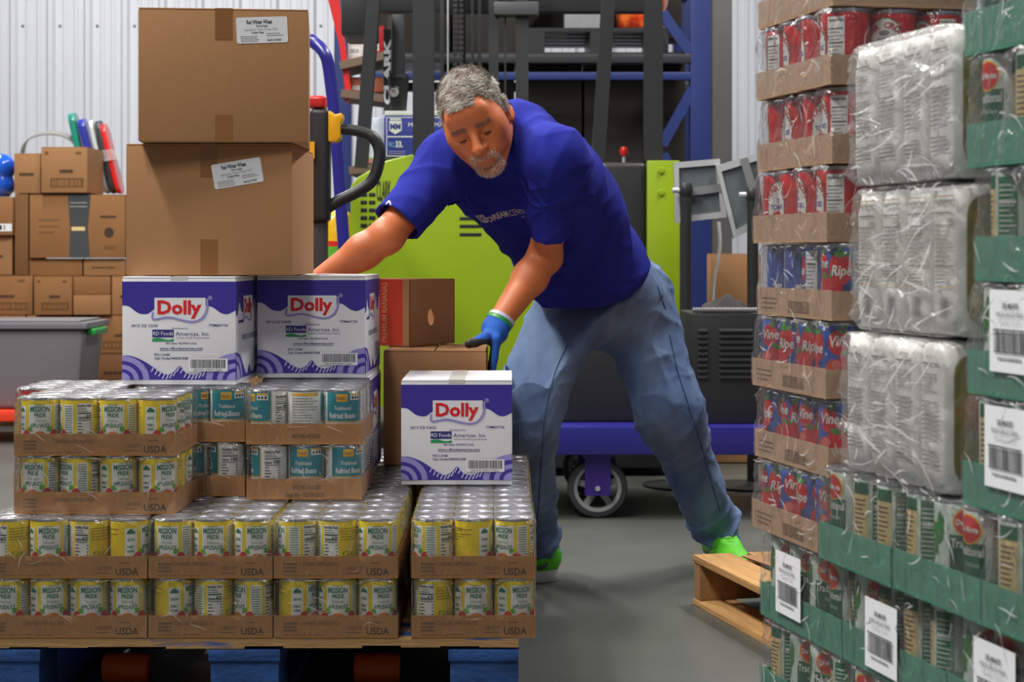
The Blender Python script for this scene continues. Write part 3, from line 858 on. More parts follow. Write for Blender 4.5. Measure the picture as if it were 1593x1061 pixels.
DW, DD, DH = 0.235, 0.31, 0.222
_df = dolly_front(DW, DH); _ds = dolly_side(DD, DH); dolly0 = None
ZD = ZT
spots = ((fx(190, 3.70), 3.70, ZT + 0.002, R(-1.6), 'purple and white carton under the brown cartons, above the applesauce trays'),
         (fx(400, 3.905), 3.905, ZT + 0.002, R(-1.5), 'purple and white carton resting on the refried beans tray'),
         (fx(624, 3.81), 3.81, Z2 + 0.002, R(0), 'purple and white carton standing alone above two applesauce trays'),
         (-0.309 - DW, 3.925, Z2 + 0.002, 0.0, 'purple and white carton mostly hidden behind the refried beans cans'))
dm = {}
for i, (x, y, z, rz, lb) in enumerate(spots):
    o = carton('purple_printed_carton', DW, DD, DH - (0.002 if i == 3 else 0), (x, y, z), rz, lb, m_white, 'purple printed cartons', m_tapew, 0.035, 0.007)
    if not dm:
        dm['f'] = print_obj('printed_front', _df, plane_map((0, 0, 0), (1, 0, 0), (0, 0, 1)), o).data
        dm['s'] = print_obj('printed_side', _ds, plane_map((DW, 0, 0), (0, 1, 0), (0, 0, 1)), o).data
    else:
        link('printed_front', dm['f'], o); link('printed_side', dm['s'], o)

# two plain brown cartons on top, each with a white paper label
def wheat_label(parent, u, v, rot, w, h, lw, lh):
    c, s = math.cos(rot), math.sin(rot)
    mp = lambda a, b, L: Vector((u + a * c - b * s, -0.0008 - 0.0003 * L, v + a * s + b * c))
    p = Print(); r = 0.004; pts = []
    for qx, qy, a0 in ((lw / 2 - r, lh / 2 - r, 0), (-lw / 2 + r, lh / 2 - r, 90), (-lw / 2 + r, -lh / 2 + r, 180), (lw / 2 - r, -lh / 2 + r, 270)):
        pts += [(qx + r * math.cos(R(a0 + t)), qy + r * math.sin(R(a0 + t))) for t in (0, 30, 60, 90)]
    p.poly(pts, M('paper_label', (228, 230, 236), 0.4), 0)
    p.text('Red Winter Wheat', -0.005, lh * .24, .0115, blk, 1, bold=.03, width=lw * .5); p.text('(Not for Resale)', 0, lh * .12, .0062, blk, 1, bold=.02, width=lw * .22)
    p.text('Ingredients: Pulled Wheat 100%', -0.002, -lh * .02, .0075, gry, 1, width=lw * .64); p.text('Contains Wheat', -lw * .09, -lh * .13, .0062, blk, 1, bold=.02, width=lw * .24)
    p.smallprint(lw * .08, lw * .42, -lh * .26, -lh * .1, 2, gry, 1, 5, .45); p.smallprint(-lw * .42, lw * .02, -lh * .46, -lh * .20, 4, gry, 1, 6, .45)
    p.text('Best By 12/14/2027', lw * .10, -lh * .43, .0066, blk, 1, 'L', bold=.02, width=lw * .27)
    return print_obj('paper_label', p, mp, parent)


WW, WD, WH = 0.348, 0.35, 0.275
zb = ZT + 0.002 + DH + 0.001
b1 = carton('brown_carton', WW, WD, WH, (fx(196, 3.76), 3.76, zb + 0.001), R(-1.0), 'large brown carton with a tilted white label, directly on the purple cartons', m_box, 'stacked brown cartons', m_tape, 0.036, 0.07, 0.075)
wheat_label(b1, (370 - 196) / 745, WH - (270 - 224) / 745, R(9.5), WW, WH, 0.104, 0.052)
b2 = carton('brown_carton', WW, WD, WH, (fx(215, 3.70), 3.70, zb + WH + 0.003), R(6.0), 'large brown carton topmost in the stack, with a straight white label', m_box, 'stacked brown cartons', m_tape, 0.036, 0.065, 0.055)
wheat_label(b2, (406 - 215) / 757, WH - (47 - 14) / 757, R(2.5), WW, WH, 0.105, 0.054)

# brown carton gripped by the man, banana carton on it
b3 = carton('brown_carton', 0.238, 0.29, 0.266, (-0.2975, 4.165, Z2 + 0.002), 0, 'plain brown carton held by the gloved hand, behind the lone purple carton', m_box)
ban = thing('banana_carton', 'open brown banana carton with a red band and round hand hole', 'carton', (-0.245, 4.285, Z2 + 0.27), R(59))
mb = MB()
LA, LB, LH = 0.20, 0.27, 0.158                     # along the shaded end, along the banded side, height
mb.box(0, LA, 0, LB, 0, 0.004, m_box); mb.build('base_panel', ban, smooth=False)


def wall_panel(parent, name, a, b, h, t, mat, hole=None):
    """Upright panel from a to b with an optional hole (u, v, ru, rv)."""
    a = Vector(a); b = Vector(b); u = (b - a).normalized(); n = Vector((-u.y, u.x, 0)); Lw = (b - a).length
    outer = [(0, 0), (Lw, 0), (Lw, h), (0, h)]; mbx = MB()
    if not hole:
        mbx.prism(outer, 0, t, mat, lambda x, y, z: a + u * x + Vector((0, 0, y)) + n * z)
    else:
        hu, hv, ru, rv = hole; k = 20
        ring = [(hu + ru * math.cos(2 * math.pi * i / k), hv + rv * math.sin(2 * math.pi * i / k)) for i in range(k)]
        def edge(i):
            c, s = math.cos(2 * math.pi * i / k), math.sin(2 * math.pi * i / k)
            q = min(((Lw - hu) / c if c > 1e-9 else 9e9), (-hu / c if c < -1e-9 else 9e9), ((h - hv) / s if s > 1e-9 else 9e9), (-hv / s if s < -1e-9 else 9e9))
            return (hu + c * q, hv + s * q)
        out = [edge(i) for i in range(k)]
        for c in outer:
            j = min(range(k), key=lambda i: (out[i][0] - c[0]) ** 2 + (out[i][1] - c[1]) ** 2); out[j] = c
        for z, fl in ((0, 0), (t, 1)):
            vs_ = [a + u * x + Vector((0, 0, y)) + n * z for x, y in ring + out]
            mbx.add(vs_, [((i, (i + 1) % k, k + (i + 1) % k, k + i) if fl else (i, k + i, k + (i + 1) % k, (i + 1) % k)) for i in range(k)], mat)
        vs_ = [a + u * x + Vector((0, 0, y)) + n * z for z in (0, t) for x, y in ring]
        mbx.add(vs_, [(i, (i + 1) % k, k + (i + 1) % k, k + i) for i in range(k)], mat)
    return mbx.build(name, parent, smooth=False, merge=False)


wall_panel(ban, 'end_panel', (0, 0, 0.002), (LA, 0, 0.002), LH, 0.004, m_box, (LA * .47, LH * .42, 0.014, 0.02))
wall_panel(ban, 'end_panel', (LA, LB, 0.002), (0, LB, 0.002), LH, 0.004, m_box)
sp_ = wall_panel(ban, 'side_panel', (0, LB, 0.002), (0, 0, 0.002), LH, 0.004, m_box)
wall_panel(ban, 'side_panel', (LA, 0, 0.002), (LA, LB, 0.002), LH, 0.004, m_box)
p = Print(); bred = M('banana_red', (196, 58, 34), 0.6)
p.rect(LB * .64, 0, LB * .93, LH, bred, 1); p.text('PREMIUM BANANAS', LB * .765, LH * .5, .022, M('banana_cream', (220, 150, 110), 0.6), 2, bold=.01, width=LH * .9, rot=R(90))
for it in p.items[1:]:
    pass
p.ell(LB * .52, LH * .38, .016, .02, M('ink_dark', (40, 34, 30)), 1); p.band(wave([(LB * .5, LH * .3), (LB * .56, LH * .2), (LB * .6, LH * .02)], 5), .012, M('banana_yellow', (228, 178, 40), 0.6), 1)
p.band(wave([(LB * .53, LH * .34), (LB * .58, LH * .22), (LB * .62, LH * .04)], 5), .004, M('ink_dark'), 2)
print_obj('printed_band', p, plane_map((0, LB, 0.002), (0, -1, 0), (0, 0, 1)), ban)
# ================================================================== wrapped stack at the right
PHI = 12.9
dv = Vector((math.sin(R(PHI)), -math.cos(R(PHI)), 0)); iv = Vector((math.cos(R(PHI)), math.sin(R(PHI)), 0))
RZS = math.atan2(dv.y, dv.x)
SO = Vector((0.392, 2.825, 0))


def sp_at(t, inward=0.0, z=0.0):
    return SO + dv * t + iv * inward + Vector((0, 0, z))


def wood_pallet(name, label, T, L, W, H, boards=7):
    """Pallet whose boards run along local x (the side one sees), carried by stringers set across them."""
    root = thing(name, label, 'pallet'); root.matrix_world = T
    m_str = M('stringer_wood', (150, 112, 70), 0.85, var=0.2, vscale=12, bump=0.3, bscale=40, stretch=(6, 1, 1))
    for i in range(boards):
        y0 = i * (W - 0.1) / (boards - 1)
        mbx = MB(); mbx.box(0, L, y0, y0 + 0.1, H - 0.017, H, m_wood); mbx.build('deck_board', root, bevel=0.002)
        if i % 3 == 0:
            mbx = MB(); mbx.box(0, L, y0, y0 + 0.1, 0, 0.015, m_wood); mbx.build('bottom_board', root, bevel=0.002)
    for x0 in (0.002, L / 2 - 0.02, L - 0.042):
        mbx = MB(); mbx.box(x0, x0 + 0.04, 0.003, W - 0.003, 0.0155, H - 0.0175, m_str); mbx.build('stringer', root, bevel=0.002)
    return root


ZL1 = HC - 0.432; GP = 0.1335
TM = Matrix.Translation(sp_at(-0.03, 0.015)) @ Matrix.Rotation(RZS, 4, 'Z')
wood_pallet('wooden_pallet', 'wooden pallet beneath the tall stack of pasta sauce and tomato cans', TM, 1.1, 0.95, ZL1 - 2 * GP - 0.002)

m_green = M('tray_green', (92, 158, 134), 0.6, var=0.06, vscale=6, bump=0.06, bscale=200, stretch=(1, 1, 0.2))
m_kraft2 = M('kraft_board_pale', (200, 164, 134), 0.8, var=0.06, vscale=5, bump=0.08, bscale=220, stretch=(1, 1, 0.2))
m_film2 = film_mat('wrap_film_crinkled', haze=0.03, rough=0.24, scale=32, strength=1.0, stretch=(1, 1, 0.55))
m_film3 = film_mat('bundle_film', haze=0.06, rough=0.22, scale=17, strength=1.0, stretch=(1, 1, 1))
# ---- pasta sauce cans
RG, HG = 0.0385, 0.1305
CG = 2 * math.pi * RG * 0.965
dgreen = M('label_dark_green', (20, 92, 62), 0.4); mist = M('label_mist', (206, 218, 208), 0.4)


def sauce_label():
    p = Print(); v0, v1 = 0.005, HG - 0.0055
    p.rect(-CG / 2, v0, CG / 2, v1, mist, 0)
    p.rect(-0.024, v0, 0.026, 0.088, dgreen, 1)
    p.ell(0.001, 0.104, 0.021, 0.0185, gold, 2); p.ell(0.001, 0.104, 0.0190, 0.0165, redi, 3); p.text('Del Monte', 0.001, 0.1005, 0.0105, wht, 4, bold=0.02, width=0.033)
    p.text('Traditional', 0.001, 0.073, 0.0155, wht, 2, bold=0.015, width=0.046); p.text('Pasta Sauce', 0.006, 0.060, 0.008, mist, 2, width=0.024)
    p.ell(0.0, 0.026, 0.017, 0.014, redi, 2); p.ell(-0.012, 0.040, 0.006, 0.0045, gold, 3); p.ell(-0.022, 0.024, 0.010, 0.012, redi, 3)
    leaf(p, 0.006, 0.03, 0.02, 0.012, R(40), lgrn, 4)
    for (u, v, l, a) in ((-0.05, 0.07, .034, 60), (-0.043, 0.06, .026, 120), (-0.06, .05, .03, 75), (-0.048, .03, .026, 50), (-.064, .085, .03, 30), (-0.036, 0.092, .024, 100)):
        leaf(p, u, v, l, l * .5, R(a), M('ink_basil', (58, 130, 60), 0.4), 2)
    p.rect(0.036, 0.012, 0.066, v1 - 0.004, tan, 1); p.rect(0.036, v1 - 0.02, 0.066, v1 - 0.004, dgreen, 2); p.smallprint(0.039, 0.063, 0.02, 0.1, 13, M('ink_brown2', (96, 70, 40)), 2, 3, .35, .3)
    p.rect(0.072, 0.01, 0.098, v1 - 0.006, M('label_mid_green', (22, 116, 66), 0.4), 1); p.smallprint(0.074, 0.096, 0.03, 0.112, 14, wht, 2, 5, .28, .4); p.rect(0.074, 0.088, 0.096, 0.0905, wht, 3)
    return p


LAB_G = label_mesh(sauce_label(), RG); BODY_G = body_mesh(RG, HG); LID_G = lid_mesh(RG, HG)
# ---- tomato cans
RT = 0.0358
CT = 2 * math.pi * RT * 0.965
tred = M('label_tomato_red', (212, 34, 40), 0.38, coat=0.2); tblue = M('ink_blue', (60, 64, 150), 0.45); vblue = M('label_blue', (62, 92, 176), 0.38, coat=0.2)
vdark = M('label_blue_dark', (44, 60, 120), 0.4)


def star_label():
    p = Print(); v0, v1 = 0.005, HCAN - 0.0055
    p.rect(-CT / 2, v0, CT / 2, v1, tred, 0)
    for off in (-0.052, 0.03):
        arch = [(off - 0.027, v0 + 0.01)] + [(off - 0.027 * math.cos(R(t)), 0.066 + 0.0305 * math.sin(R(t))) for t in range(0, 181, 12)] + [(off + 0.027, v0 + 0.01)]
        p.poly(arch, M('ink_green_line', (60, 120, 80)), 1)
        p.poly([(off + (a - off) * .95, 0.05 + (b - 0.05) * .965) for a, b in arch], wht, 2)
        p.arc_text('STAR CROSS', off, 0.055, 0.026, 0.0125, redi, R(150), 3, .03)
        p.ell(off, 0.074, 0.008, 0.004, gry, 3)
        p.text('DICED', off, 0.061, 0.0085, tblue, 3, bold=.02, width=.02); p.text('TOMATOES', off, 0.050, 0.0105, tblue, 3, bold=.02, width=.044)
        p.ell(off - .006, 0.036, .015, .012, tred, 3); p.ell(off + .012, 0.034, .011, .01, tred, 4); p.ell(off - 0.016, 0.033, .009, .008, org, 4); leaf(p, off - .006, .045, .012, .006, R(-20), lgrn, 5)
    u = 0.061
    p.rect(u, v0 + 0.004, u + 0.026, v1 - 0.006, wht, 1); p.text('Nutrition Facts', u + .013, 0.089, .006, blk, 2, bold=.02, width=.022); p.rect(u + .002, .078, u + .024, .0795, blk, 2)
    p.smallprint(u + .002, u + .024, .03, .076, 9, gry, 2, 5, .3); p.rect(u + .002, .058, u + .024, .0592, blk, 3)
    return p


def vine_label():
    p = Print(); v0, v1 = 0.005, HCAN - 0.0055
    p.rect(-CT / 2, v0, CT / 2, v1, vblue, 0)
    for off in (-0.055, 0.022):
        p.rect(off - .03, v0, off + .036, .05, vdark, 1)
        p.ell(off - .014, .078, .016, .018, tred, 1); p.ell(off + .022, .072, .018, .024, tred, 1); p.ell(off + .004, .046, .022, .02, tred, 2); p.ell(off - .020, .040, .013, .014, M('ink_tomato_light', (224, 74, 40)), 2)
        for (du, dv_, a) in ((.022, .092, 100), (.02, .09, 20), (.026, .09, 160), (.006, .058, 60), (.004, .058, 150), (-.012, .09, 60)):
            leaf(p, off + du, dv_, .017, .008, R(a), M('ink_vine', (76, 140, 50)), 3)
        p.text('Vine', off - .012, .0735, .021, wht, 4, bold=.02, width=.030, shear=.2); p.text('Ripe', off + .024, .0625, .021, wht, 4, bold=.02, width=.030, shear=.2)
        p.ell(off - .017, .046, .007, .007, M('ink_pink', (226, 120, 110)), 4)
    u = 0.063
    p.rect(u, v0 + 0.002, u + 0.022, v1 - 0.004, wht, 1); p.smallprint(u + .002, u + .02, .03, .094, 11, gry, 2, 5, .3); p.rect(u + .002, .0775, u + .02, .079, blk, 3)
    p.rect(-CT / 2 + 0.004, v0 + .036, -CT / 2 + .016, v0 + .042, wht, 2)
    return p


LAB_S = label_mesh(star_label(), RT); LAB_V = label_mesh(vine_label(), RT); BODY_T = body_mesh(RT, HCAN); LID_T = lid_mesh(RT, HCAN)
ORD = ('bottom', 'second', 'third', 'fourth', 'fifth', 'sixth', 'seventh', 'eighth')
jit = (-0.0, 0.0, 0.0, 0.012, 0.004, 0.014, 0.018, 0.016)
for k in range(8):
    vine = k < 4
    kind = 'blue tomato' if vine else 'red tomato'
    where = '%s of the eight brown trays' % ORD[k]
    names = {'tray': 'pale brown cardboard tray, ' + where, 'can': 'tomato_can', 'canl': ('%s can, %s' % (kind, where), '%s can at the shaded end, %s' % (kind, where)),
             'group': ('tomato cans, ' + where, 'tomato cans at the end, ' + where), 'film': 'clear film over tomato cans, ' + where}
    rdm = random.Random(40 + k)
    rots = [[-20, 30, 60, 20], [55, -18, 130, 18], [140, 75, 95, 50], [-160, -150, -95, -20], [150, 55, 70, -70], [40, 66, 25, -74], [-100, 62, 50, -78], [0, 0, 0, 0]][k]
    pk = sp_at(-0.03 + jit[k], 0.004 * (k % 2) - 0.004, ZL1 + 0.001 + 0.112 * k)
    pack(pk.x, pk.y, pk.z, 4, 3, RZS, LAB_V if vine else LAB_S, names, 90 + k, 'v' if vine else 's', 1 if k < 7 else 0, rots=rots, tray_kind='code' if vine else 'none',
         only=lambda i, j: i == 3, hc=HCAN, body=BODY_T, lid=LID_T, mtray=m_kraft2, mfilm=m_film2, sp=0.0724, th=0.043)


def sauce_pack(t, z, nw, nd, where, seed, inward=0.0, rots=None, sticker=None, rows=1, only=None, th=0.052):
    names = {'tray': 'green cardboard tray of pasta sauce, ' + where, 'can': 'pasta_sauce_can', 'canl': ('green pasta sauce can, ' + where, 'green pasta sauce can further in, ' + where),
             'group': ('pasta sauce cans, ' + where, 'inner pasta sauce cans, ' + where), 'film': 'crinkled clear film over pasta sauce, ' + where}
    q = sp_at(t, inward, z)
    tr = pack(q.x, q.y, q.z, nw, nd, RZS, LAB_G, names, seed, 'g', rows, rots=rots, tray_kind='none', only=only, hc=HG, body=BODY_G, lid=LID_G, mtray=m_green, mfilm=m_film2, sp=0.0776, th=th)
    if sticker:
        u, v, w, h = sticker; p = Print()
        p.rect(0, 0, w, h, M('paper_label', (228, 230, 236), 0.4), 0)
        p.text('DEL MONTE', w * .5, h * .78, .0085, blk, 1, bold=.02, width=w * .36); p.text('PASTA SAUCE TRAD', w * .5, h * .68, .0075, blk, 1, width=w * .62)
        p.text('24 OZ  12 CT', w * .5, h * .6, .0065, gry, 1, width=w * .5); p.rect(w * .12, h * .51, w * .9, h * .525, blk, 1); p.rect(w * .12, h * .24, w * .9, h * .255, blk, 1)
        p.barcode(w * .14, h * .26, w * .88, h * .51, blk, 1, seed, 26); p.smallprint(w * .2, w * .8, h * .14, h * .2, 1, gry, 1, 4, .5)
        print_obj('paper_sticker', p, lambda a, b, L: Vector((u + a, -0.0045 - 0.0003 * L - 0.002 * math.sin(b / h * 3.1), v + b)), tr)
    return tr


zA, zB, zC, zD2 = ZL1 - 2 * GP, ZL1 - GP, ZL1, ZL1 + GP
sauce_pack(-0.002, zA, 4, 3, 'lowest tray at the far corner', 120, rots=[-70, 60, 50, -100])
sauce_pack(0.317, zA, 4, 3, 'lowest tray, second along', 121, rots=[20, -30, 0, 60])
sauce_pack(0.636, zA, 3, 3, 'lowest tray, third along', 122, rots=[20, -30, 0], only=lambda i, j: i == 2)
sauce_pack(-0.004, zB, 4, 3, 'tray with the barcode sticker under the tomato trays', 123, rots=[60, 64, 55, -6], sticker=(0.075, 0.02, 0.10, 0.094))
sauce_pack(0.316, zB, 4, 3, 'tray with the barcode sticker in the middle', 124, rots=[62, -70, -68, -100], sticker=(0.085, 0.01, 0.10, 0.094))
sauce_pack(0.636, zB, 4, 3, 'tray with the barcode sticker at the near end', 125, rots=[66, 20, 60, 0], sticker=(0.075, 0.02, 0.10, 0.094), only=lambda i, j: i == 3)
sauce_pack(0.264, zC, 3, 4, 'tray beside the lowest tomato tray', 126, rots=[0, -62, -66], inward=-0.014)
sauce_pack(0.505, zC, 3, 4, 'tray in the middle of the third level', 127, rots=[-78, 70, 4], inward=-0.012)
sauce_pack(0.746, zC, 3, 4, 'tray at the near end of the third level', 128, rots=[-64, 70, 40], inward=-0.012, only=lambda i, j: i == 2)
nn = ('lowest', 'second', 'third', 'fourth', 'fifth')
for k in range(5):
    sauce_pack(0.688 + (0, .012, .03, .01, .004)[k], zD2 + GP * k, 3, 3, '%s tray beside the white bags' % nn[k], 130 + k, rots=[[-66, 64, 20], [62, -92, 60], [-100, 0, 30], [0, -70, 20], [10, 10, 10]][k], inward=-0.006,
               sticker=(0.062, 0.03, 0.10, 0.094) if k < 2 else None, only=lambda i, j: i == 2)

# ---- white paper bags in film bundles
m_bag = M('bag_paper', (232, 230, 226), 0.55, bump=0.15, bscale=14); olive = M('bag_olive', (150, 130, 70), 0.5); goldf = M('bag_gold_line', (200, 160, 90), 0.5); m_fine = M('bag_print', (120, 118, 118), 0.6)
BT, BWd, BHt = 0.0755, 0.125, 0.189


def bag_mesh(seed):
    """Filled paper bag: soft block, pinched a little at its seams."""
    rdm = random.Random(seed); bm = bmesh.new(); bmesh.ops.create_cube(bm, size=1.0)
    bmesh.ops.subdivide_edges(bm, edges=bm.edges[:], cuts=5, use_grid_fill=True)
    for v in bm.verts:
        x, y, z = v.co * 2
        r = 0.82
        k = 1.0 - 0.05 * (abs(x) ** 6 * abs(y) ** 6) - 0.05 * (abs(z) ** 10 * max(abs(x), abs(y)) ** 4)
        b = 1.0 + 0.02 * math.sin(z * 5 + seed)
        v.co = Vector((x * k * b * BT / 2, y * k * BWd / 2, z * (1 - 0.04 * abs(x) ** 4 - 0.03 * abs(y) ** 6) * BHt / 2))
        v.co += Vector((rdm.uniform(-1, 1), rdm.uniform(-1, 1), rdm.uniform(-1, 1))) * 0.0008
    me = bpy.data.meshes.new('bag'); bm.to_mesh(me); bm.free(); me.materials.append(m_bag); me.shade_smooth()
    return me


BAGS = [bag_mesh(i) for i in range(3)]


def bag_print(kind):
    p = Print(); w = BT
    if kind == 0:                                  # panel of fine print
        p.text('BEST WHEN', 0, .073, .0062, m_fine, 1, width=.026); p.smallprint(-.024, .024, .0645, .069, 1, m_fine, 1, 3, .6)
        p.smallprint(-.026, .022, .030, .056, 5, m_fine, 1, 4, .22, .6); p.smallprint(-.026, .024, -.03, .022, 9, m_fine, 1, 5, .3, .15); p.smallprint(-.026, .024, -.062, -.04, 4, m_fine, 1, 6, .32, .2)
    else:                                          # nutrition panel framed in gold, dark square below
        p.frame(-.027, -.034, .027, .08, .0012, goldf, 1); p.text('Nutrition Facts', 0, .070, .0075, m_fine, 1, bold=.02, width=.046); p.rect(-.024, .058, .024, .0595, blk, 1)
        p.text('110', .023, .046, .0095, m_fine, 1, 'R', bold=.03); p.rect(-.024, .0425, .024, .0438, blk, 1); p.smallprint(-.024, .024, -.004, .04, 8, m_fine, 1, 7, .25, .5)
        p.rect(-.024, -.008, .024, -.0065, blk, 1); p.smallprint(-.024, .024, -.03, -.012, 4, m_fine, 1, 8, .3, .2); p.barcode(-.012, -.072, .012, -.046, m_fine, 1, 4, 9)
    return p


def bag_front():
    p = Print(); pts = []
    for qx, qy, a0 in ((.028, .055, 0), (-.028, .055, 90), (-.028, -.055, 180), (.028, -.055, 270)):
        pts += [(qx + .026 * math.cos(R(a0 + t)), qy + .026 * math.sin(R(a0 + t))) for t in (0, 22, 45, 67, 90)]
    p.poly(pts, olive, 1); p.poly([(a * .86, b * .92) for a, b in pts], M('bag_olive_pale', (176, 156, 96), 0.5), 2)
    p.text('SPAN', 0, .045, .016, blk, 3, bold=.02); p.text('TYPE', 0, .03, .010, blk, 3); p.ell(0.01, -0.01, .03, .02, M('bag_dark_oval', (80, 70, 44), 0.5), 3)
    return p


BP = [None, None, None]
hts = (ZL1 + GP + 0.001, ZL1 + GP + 0.196, ZL1 + GP + 0.391)
for b, zb_ in enumerate(hts):
    off = (0.338, 0.352, 0.346)[b]; inw = (-0.006, 0.004, 0.002)[b]
    for i in range(4):
        q = sp_at(off + BT / 2 + 0.001 + i * (BT + 0.0012), inw + BWd / 2, zb_ + BHt / 2)
        tiers = ('bottom', 'middle', 'top'); pos = ('fourth bag in from the pasta sauce trays', 'third bag in from the pasta sauce trays', 'second bag in from the pasta sauce trays', 'bag next to the pasta sauce trays')
        o = link('paper_bag', BAGS[i % 3]); o.location = q; o.rotation_euler = (0, 0, RZS)
        tag(o, 'white printed paper bag in the %s bundle, %s' % (tiers[b], pos[i]), 'bag', 'white paper bags')
        kd = 1 if b == 1 else 0
        mp = lambda u, v, L: Vector((u, -BWd / 2 - 0.0016 - 0.0003 * L, v))
        if BP[kd] is None:
            BP[kd] = print_obj('printed_side', bag_print(kd), mp, o).data
        else:
            link('printed_side', BP[kd], o)
        if i == 3:
            if BP[2] is None:
                BP[2] = print_obj('printed_front', bag_front(), lambda u, v, L: Vector((BT / 2 + 0.0024 + 0.0003 * L, u, v)), o).data
            else:
                link('printed_front', BP[2], o)
    # bundle film: a crumpled skin close around the four bags
    w = 4 * (BT + 0.0012) + 0.004; d = BWd + 0.008; h = BHt + 0.002
    bm = bmesh.new(); bmesh.ops.create_cube(bm, size=1.0); bmesh.ops.subdivide_edges(bm, edges=bm.edges[:], cuts=40, use_grid_fill=True)
    rdm = random.Random(200 + b); ph = [rdm.uniform(0, 6.28) for _ in range(8)]
    for v in bm.verts:
        x, y, z = v.co * 2
        nrm = Vector((x if abs(x) > .999 else 0, y if abs(y) > .999 else 0, z if abs(z) > .999 else 0))
        ridge = abs(math.sin(3.4 * x + 5 * z + ph[0] + 1.1 * math.sin(3 * z + ph[1]))) ** 12 + abs(math.sin(1.6 * x - 4.6 * z + ph[2] + 0.7 * math.sin(4 * x + ph[3]))) ** 14 + 0.6 * abs(math.sin(6 * z + ph[4] + 1.5 * math.sin(2 * x))) ** 16
        v.co = Vector((x * w / 2, y * d / 2, z * h / 2)) + nrm * (0.0003 + 0.0030 * ridge * (1 if abs(z) < .999 else 0.15))
        cr = abs(x) ** 12 * abs(z) ** 12
        v.co.z -= math.copysign(0.008 * cr, z); v.co.x -= math.copysign(0.010 * cr, x)
    mbx = MB(); bm.verts.ensure_lookup_table(); bm.verts.index_update()
    mbx.add([v.co.copy() for v in bm.verts], [tuple(v.index for v in f.verts) for f in bm.faces], m_film3); bm.free()
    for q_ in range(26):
        glint_fold(mbx, lambda u, v: (min(max(u, -w / 2), w / 2), -d / 2 - 0.0042, min(max(v, -h / 2), h / 2)), rdm.uniform(-w / 2, w / 2 - 0.08), rdm.uniform(-h / 2 + 0.01, h / 2 - 0.01), R(rdm.uniform(-20, 45)), rdm.uniform(0.03, 0.14), rdm.uniform(0.001, 0.0042), rdm.uniform(-0.7, 0.7), rdm)
    for q_ in range(12):                               # painted glints on gathered folds along the top and bottom seam
        glint_fold(mbx, lambda u, v: (min(max(u, -w / 2), w / 2), -d / 2 - 0.0042, min(max(v, -h / 2), h / 2)), rdm.uniform(-w / 2, w / 2 - 0.05), rdm.choice((h / 2 - 0.012, -h / 2 + 0.012)) + rdm.uniform(-0.008, 0.008), R(rdm.uniform(-60, 60)), rdm.uniform(0.02, 0.05), rdm.uniform(0.002, 0.005), rdm.uniform(-1, 1), rdm)
    me = mbx.mesh('bundle_film', merge=False, angle=80)
    o = link('bundle_film', me); q = sp_at(off - 0.001 + w / 2, inw - 0.004 + d / 2, zb_ + h / 2); o.location = q; o.rotation_euler = (0, 0, RZS)
    tag(o, 'crumpled clear film around the %s bundle of white bags' % ('bottom', 'middle', 'top')[b], 'film')

# wooden pallet with a sheet of cardboard, behind the stack
pq = Vector((0.444, 4.42, 0)); TM = Matrix.Translation(pq) @ Matrix.Rotation(R(-76.4), 4, 'Z')
wp = wood_pallet('wooden_pallet', 'bare wooden pallet on the floor with a loose cardboard sheet on top', TM, 1.08, 0.95, 0.122)
sh = MB(); n = 10; vs_ = []
for j in range(2):
    for i in range(n + 1):
        for k in range(n + 1):
            x_, y_ = 0.06 + i / n * 0.9, 0.10 + k / n * 0.8
            vs_.append((x_, y_, 0.1225 + 0.003 * j + 0.012 * math.sin(i / n * 3.1) * (1 - k / n) ** 2))
N = (n + 1) ** 2
fs = [(i * (n + 1) + k, (i + 1) * (n + 1) + k, (i + 1) * (n + 1) + k + 1, i * (n + 1) + k + 1) for i in range(n) for k in range(n)]
sh.add(vs_, [tuple(reversed(f)) for f in fs] + [tuple(a + N for a in f) for f in fs], m_box)
so = sh.build('cardboard_sheet', merge=False); so.matrix_world = TM
tag(so, 'flat brown cardboard sheet lying on the bare wooden pallet', 'cardboard')

rn = {'tray': 'brown tray of red tomato cans behind the applesauce trays', 'can': 'tomato_can', 'canl': ('red tomato can peeping out behind the applesauce cans',) * 2,
      'group': ('tomato cans behind the applesauce',) * 2, 'film': 'clear film over tomato cans behind the applesauce'}
for k, zz in enumerate((Z2, Z3)):
    q = dict(rn); q['tray'] = ('lower ', 'upper ')[k] + rn['tray']; q['film'] = ('lower ', 'upper ')[k] + rn['film']
    pack(fx(22, 3.64), 3.64, zz, 3, 3, 0, LAB_S, q, 170 + k, 's', 3 if k else 1, rots=[80, 20, -100], tray_kind='none', body=BODY_T, lid=LID_T, sp=0.0735)
# ================================================================== behind: pallet truck, cart, stacker, racking, cartons
m_black = M('black_plastic', (38, 39, 41), 0.45); m_blacks = M('black_steel', (40, 42, 45), 0.42, var=0.1, vscale=3); m_dark = M('dark_steel', (58, 60, 64), 0.4, 0.3)
m_red = M('red_paint', (206, 34, 30), 0.35, coat=0.3); m_yel = M('yellow_plastic', (240, 176, 22), 0.35, coat=0.2); m_cblue = M('cart_blue', (40, 38, 128), 0.35, coat=0.3)
m_lime = M('lime_paint', (140, 168, 14), 0.38, coat=0.25, var=0.04, vscale=2); m_grey = M('grey_rubber', (96, 98, 100), 0.6); m_silver = M('aluminium', (206, 208, 212), 0.35, 0.4)
m_white2 = M('white_print', (222, 224, 226), 0.5); m_rblue = M('rack_blue', (34, 50, 112), 0.45, var=0.08, vscale=3)

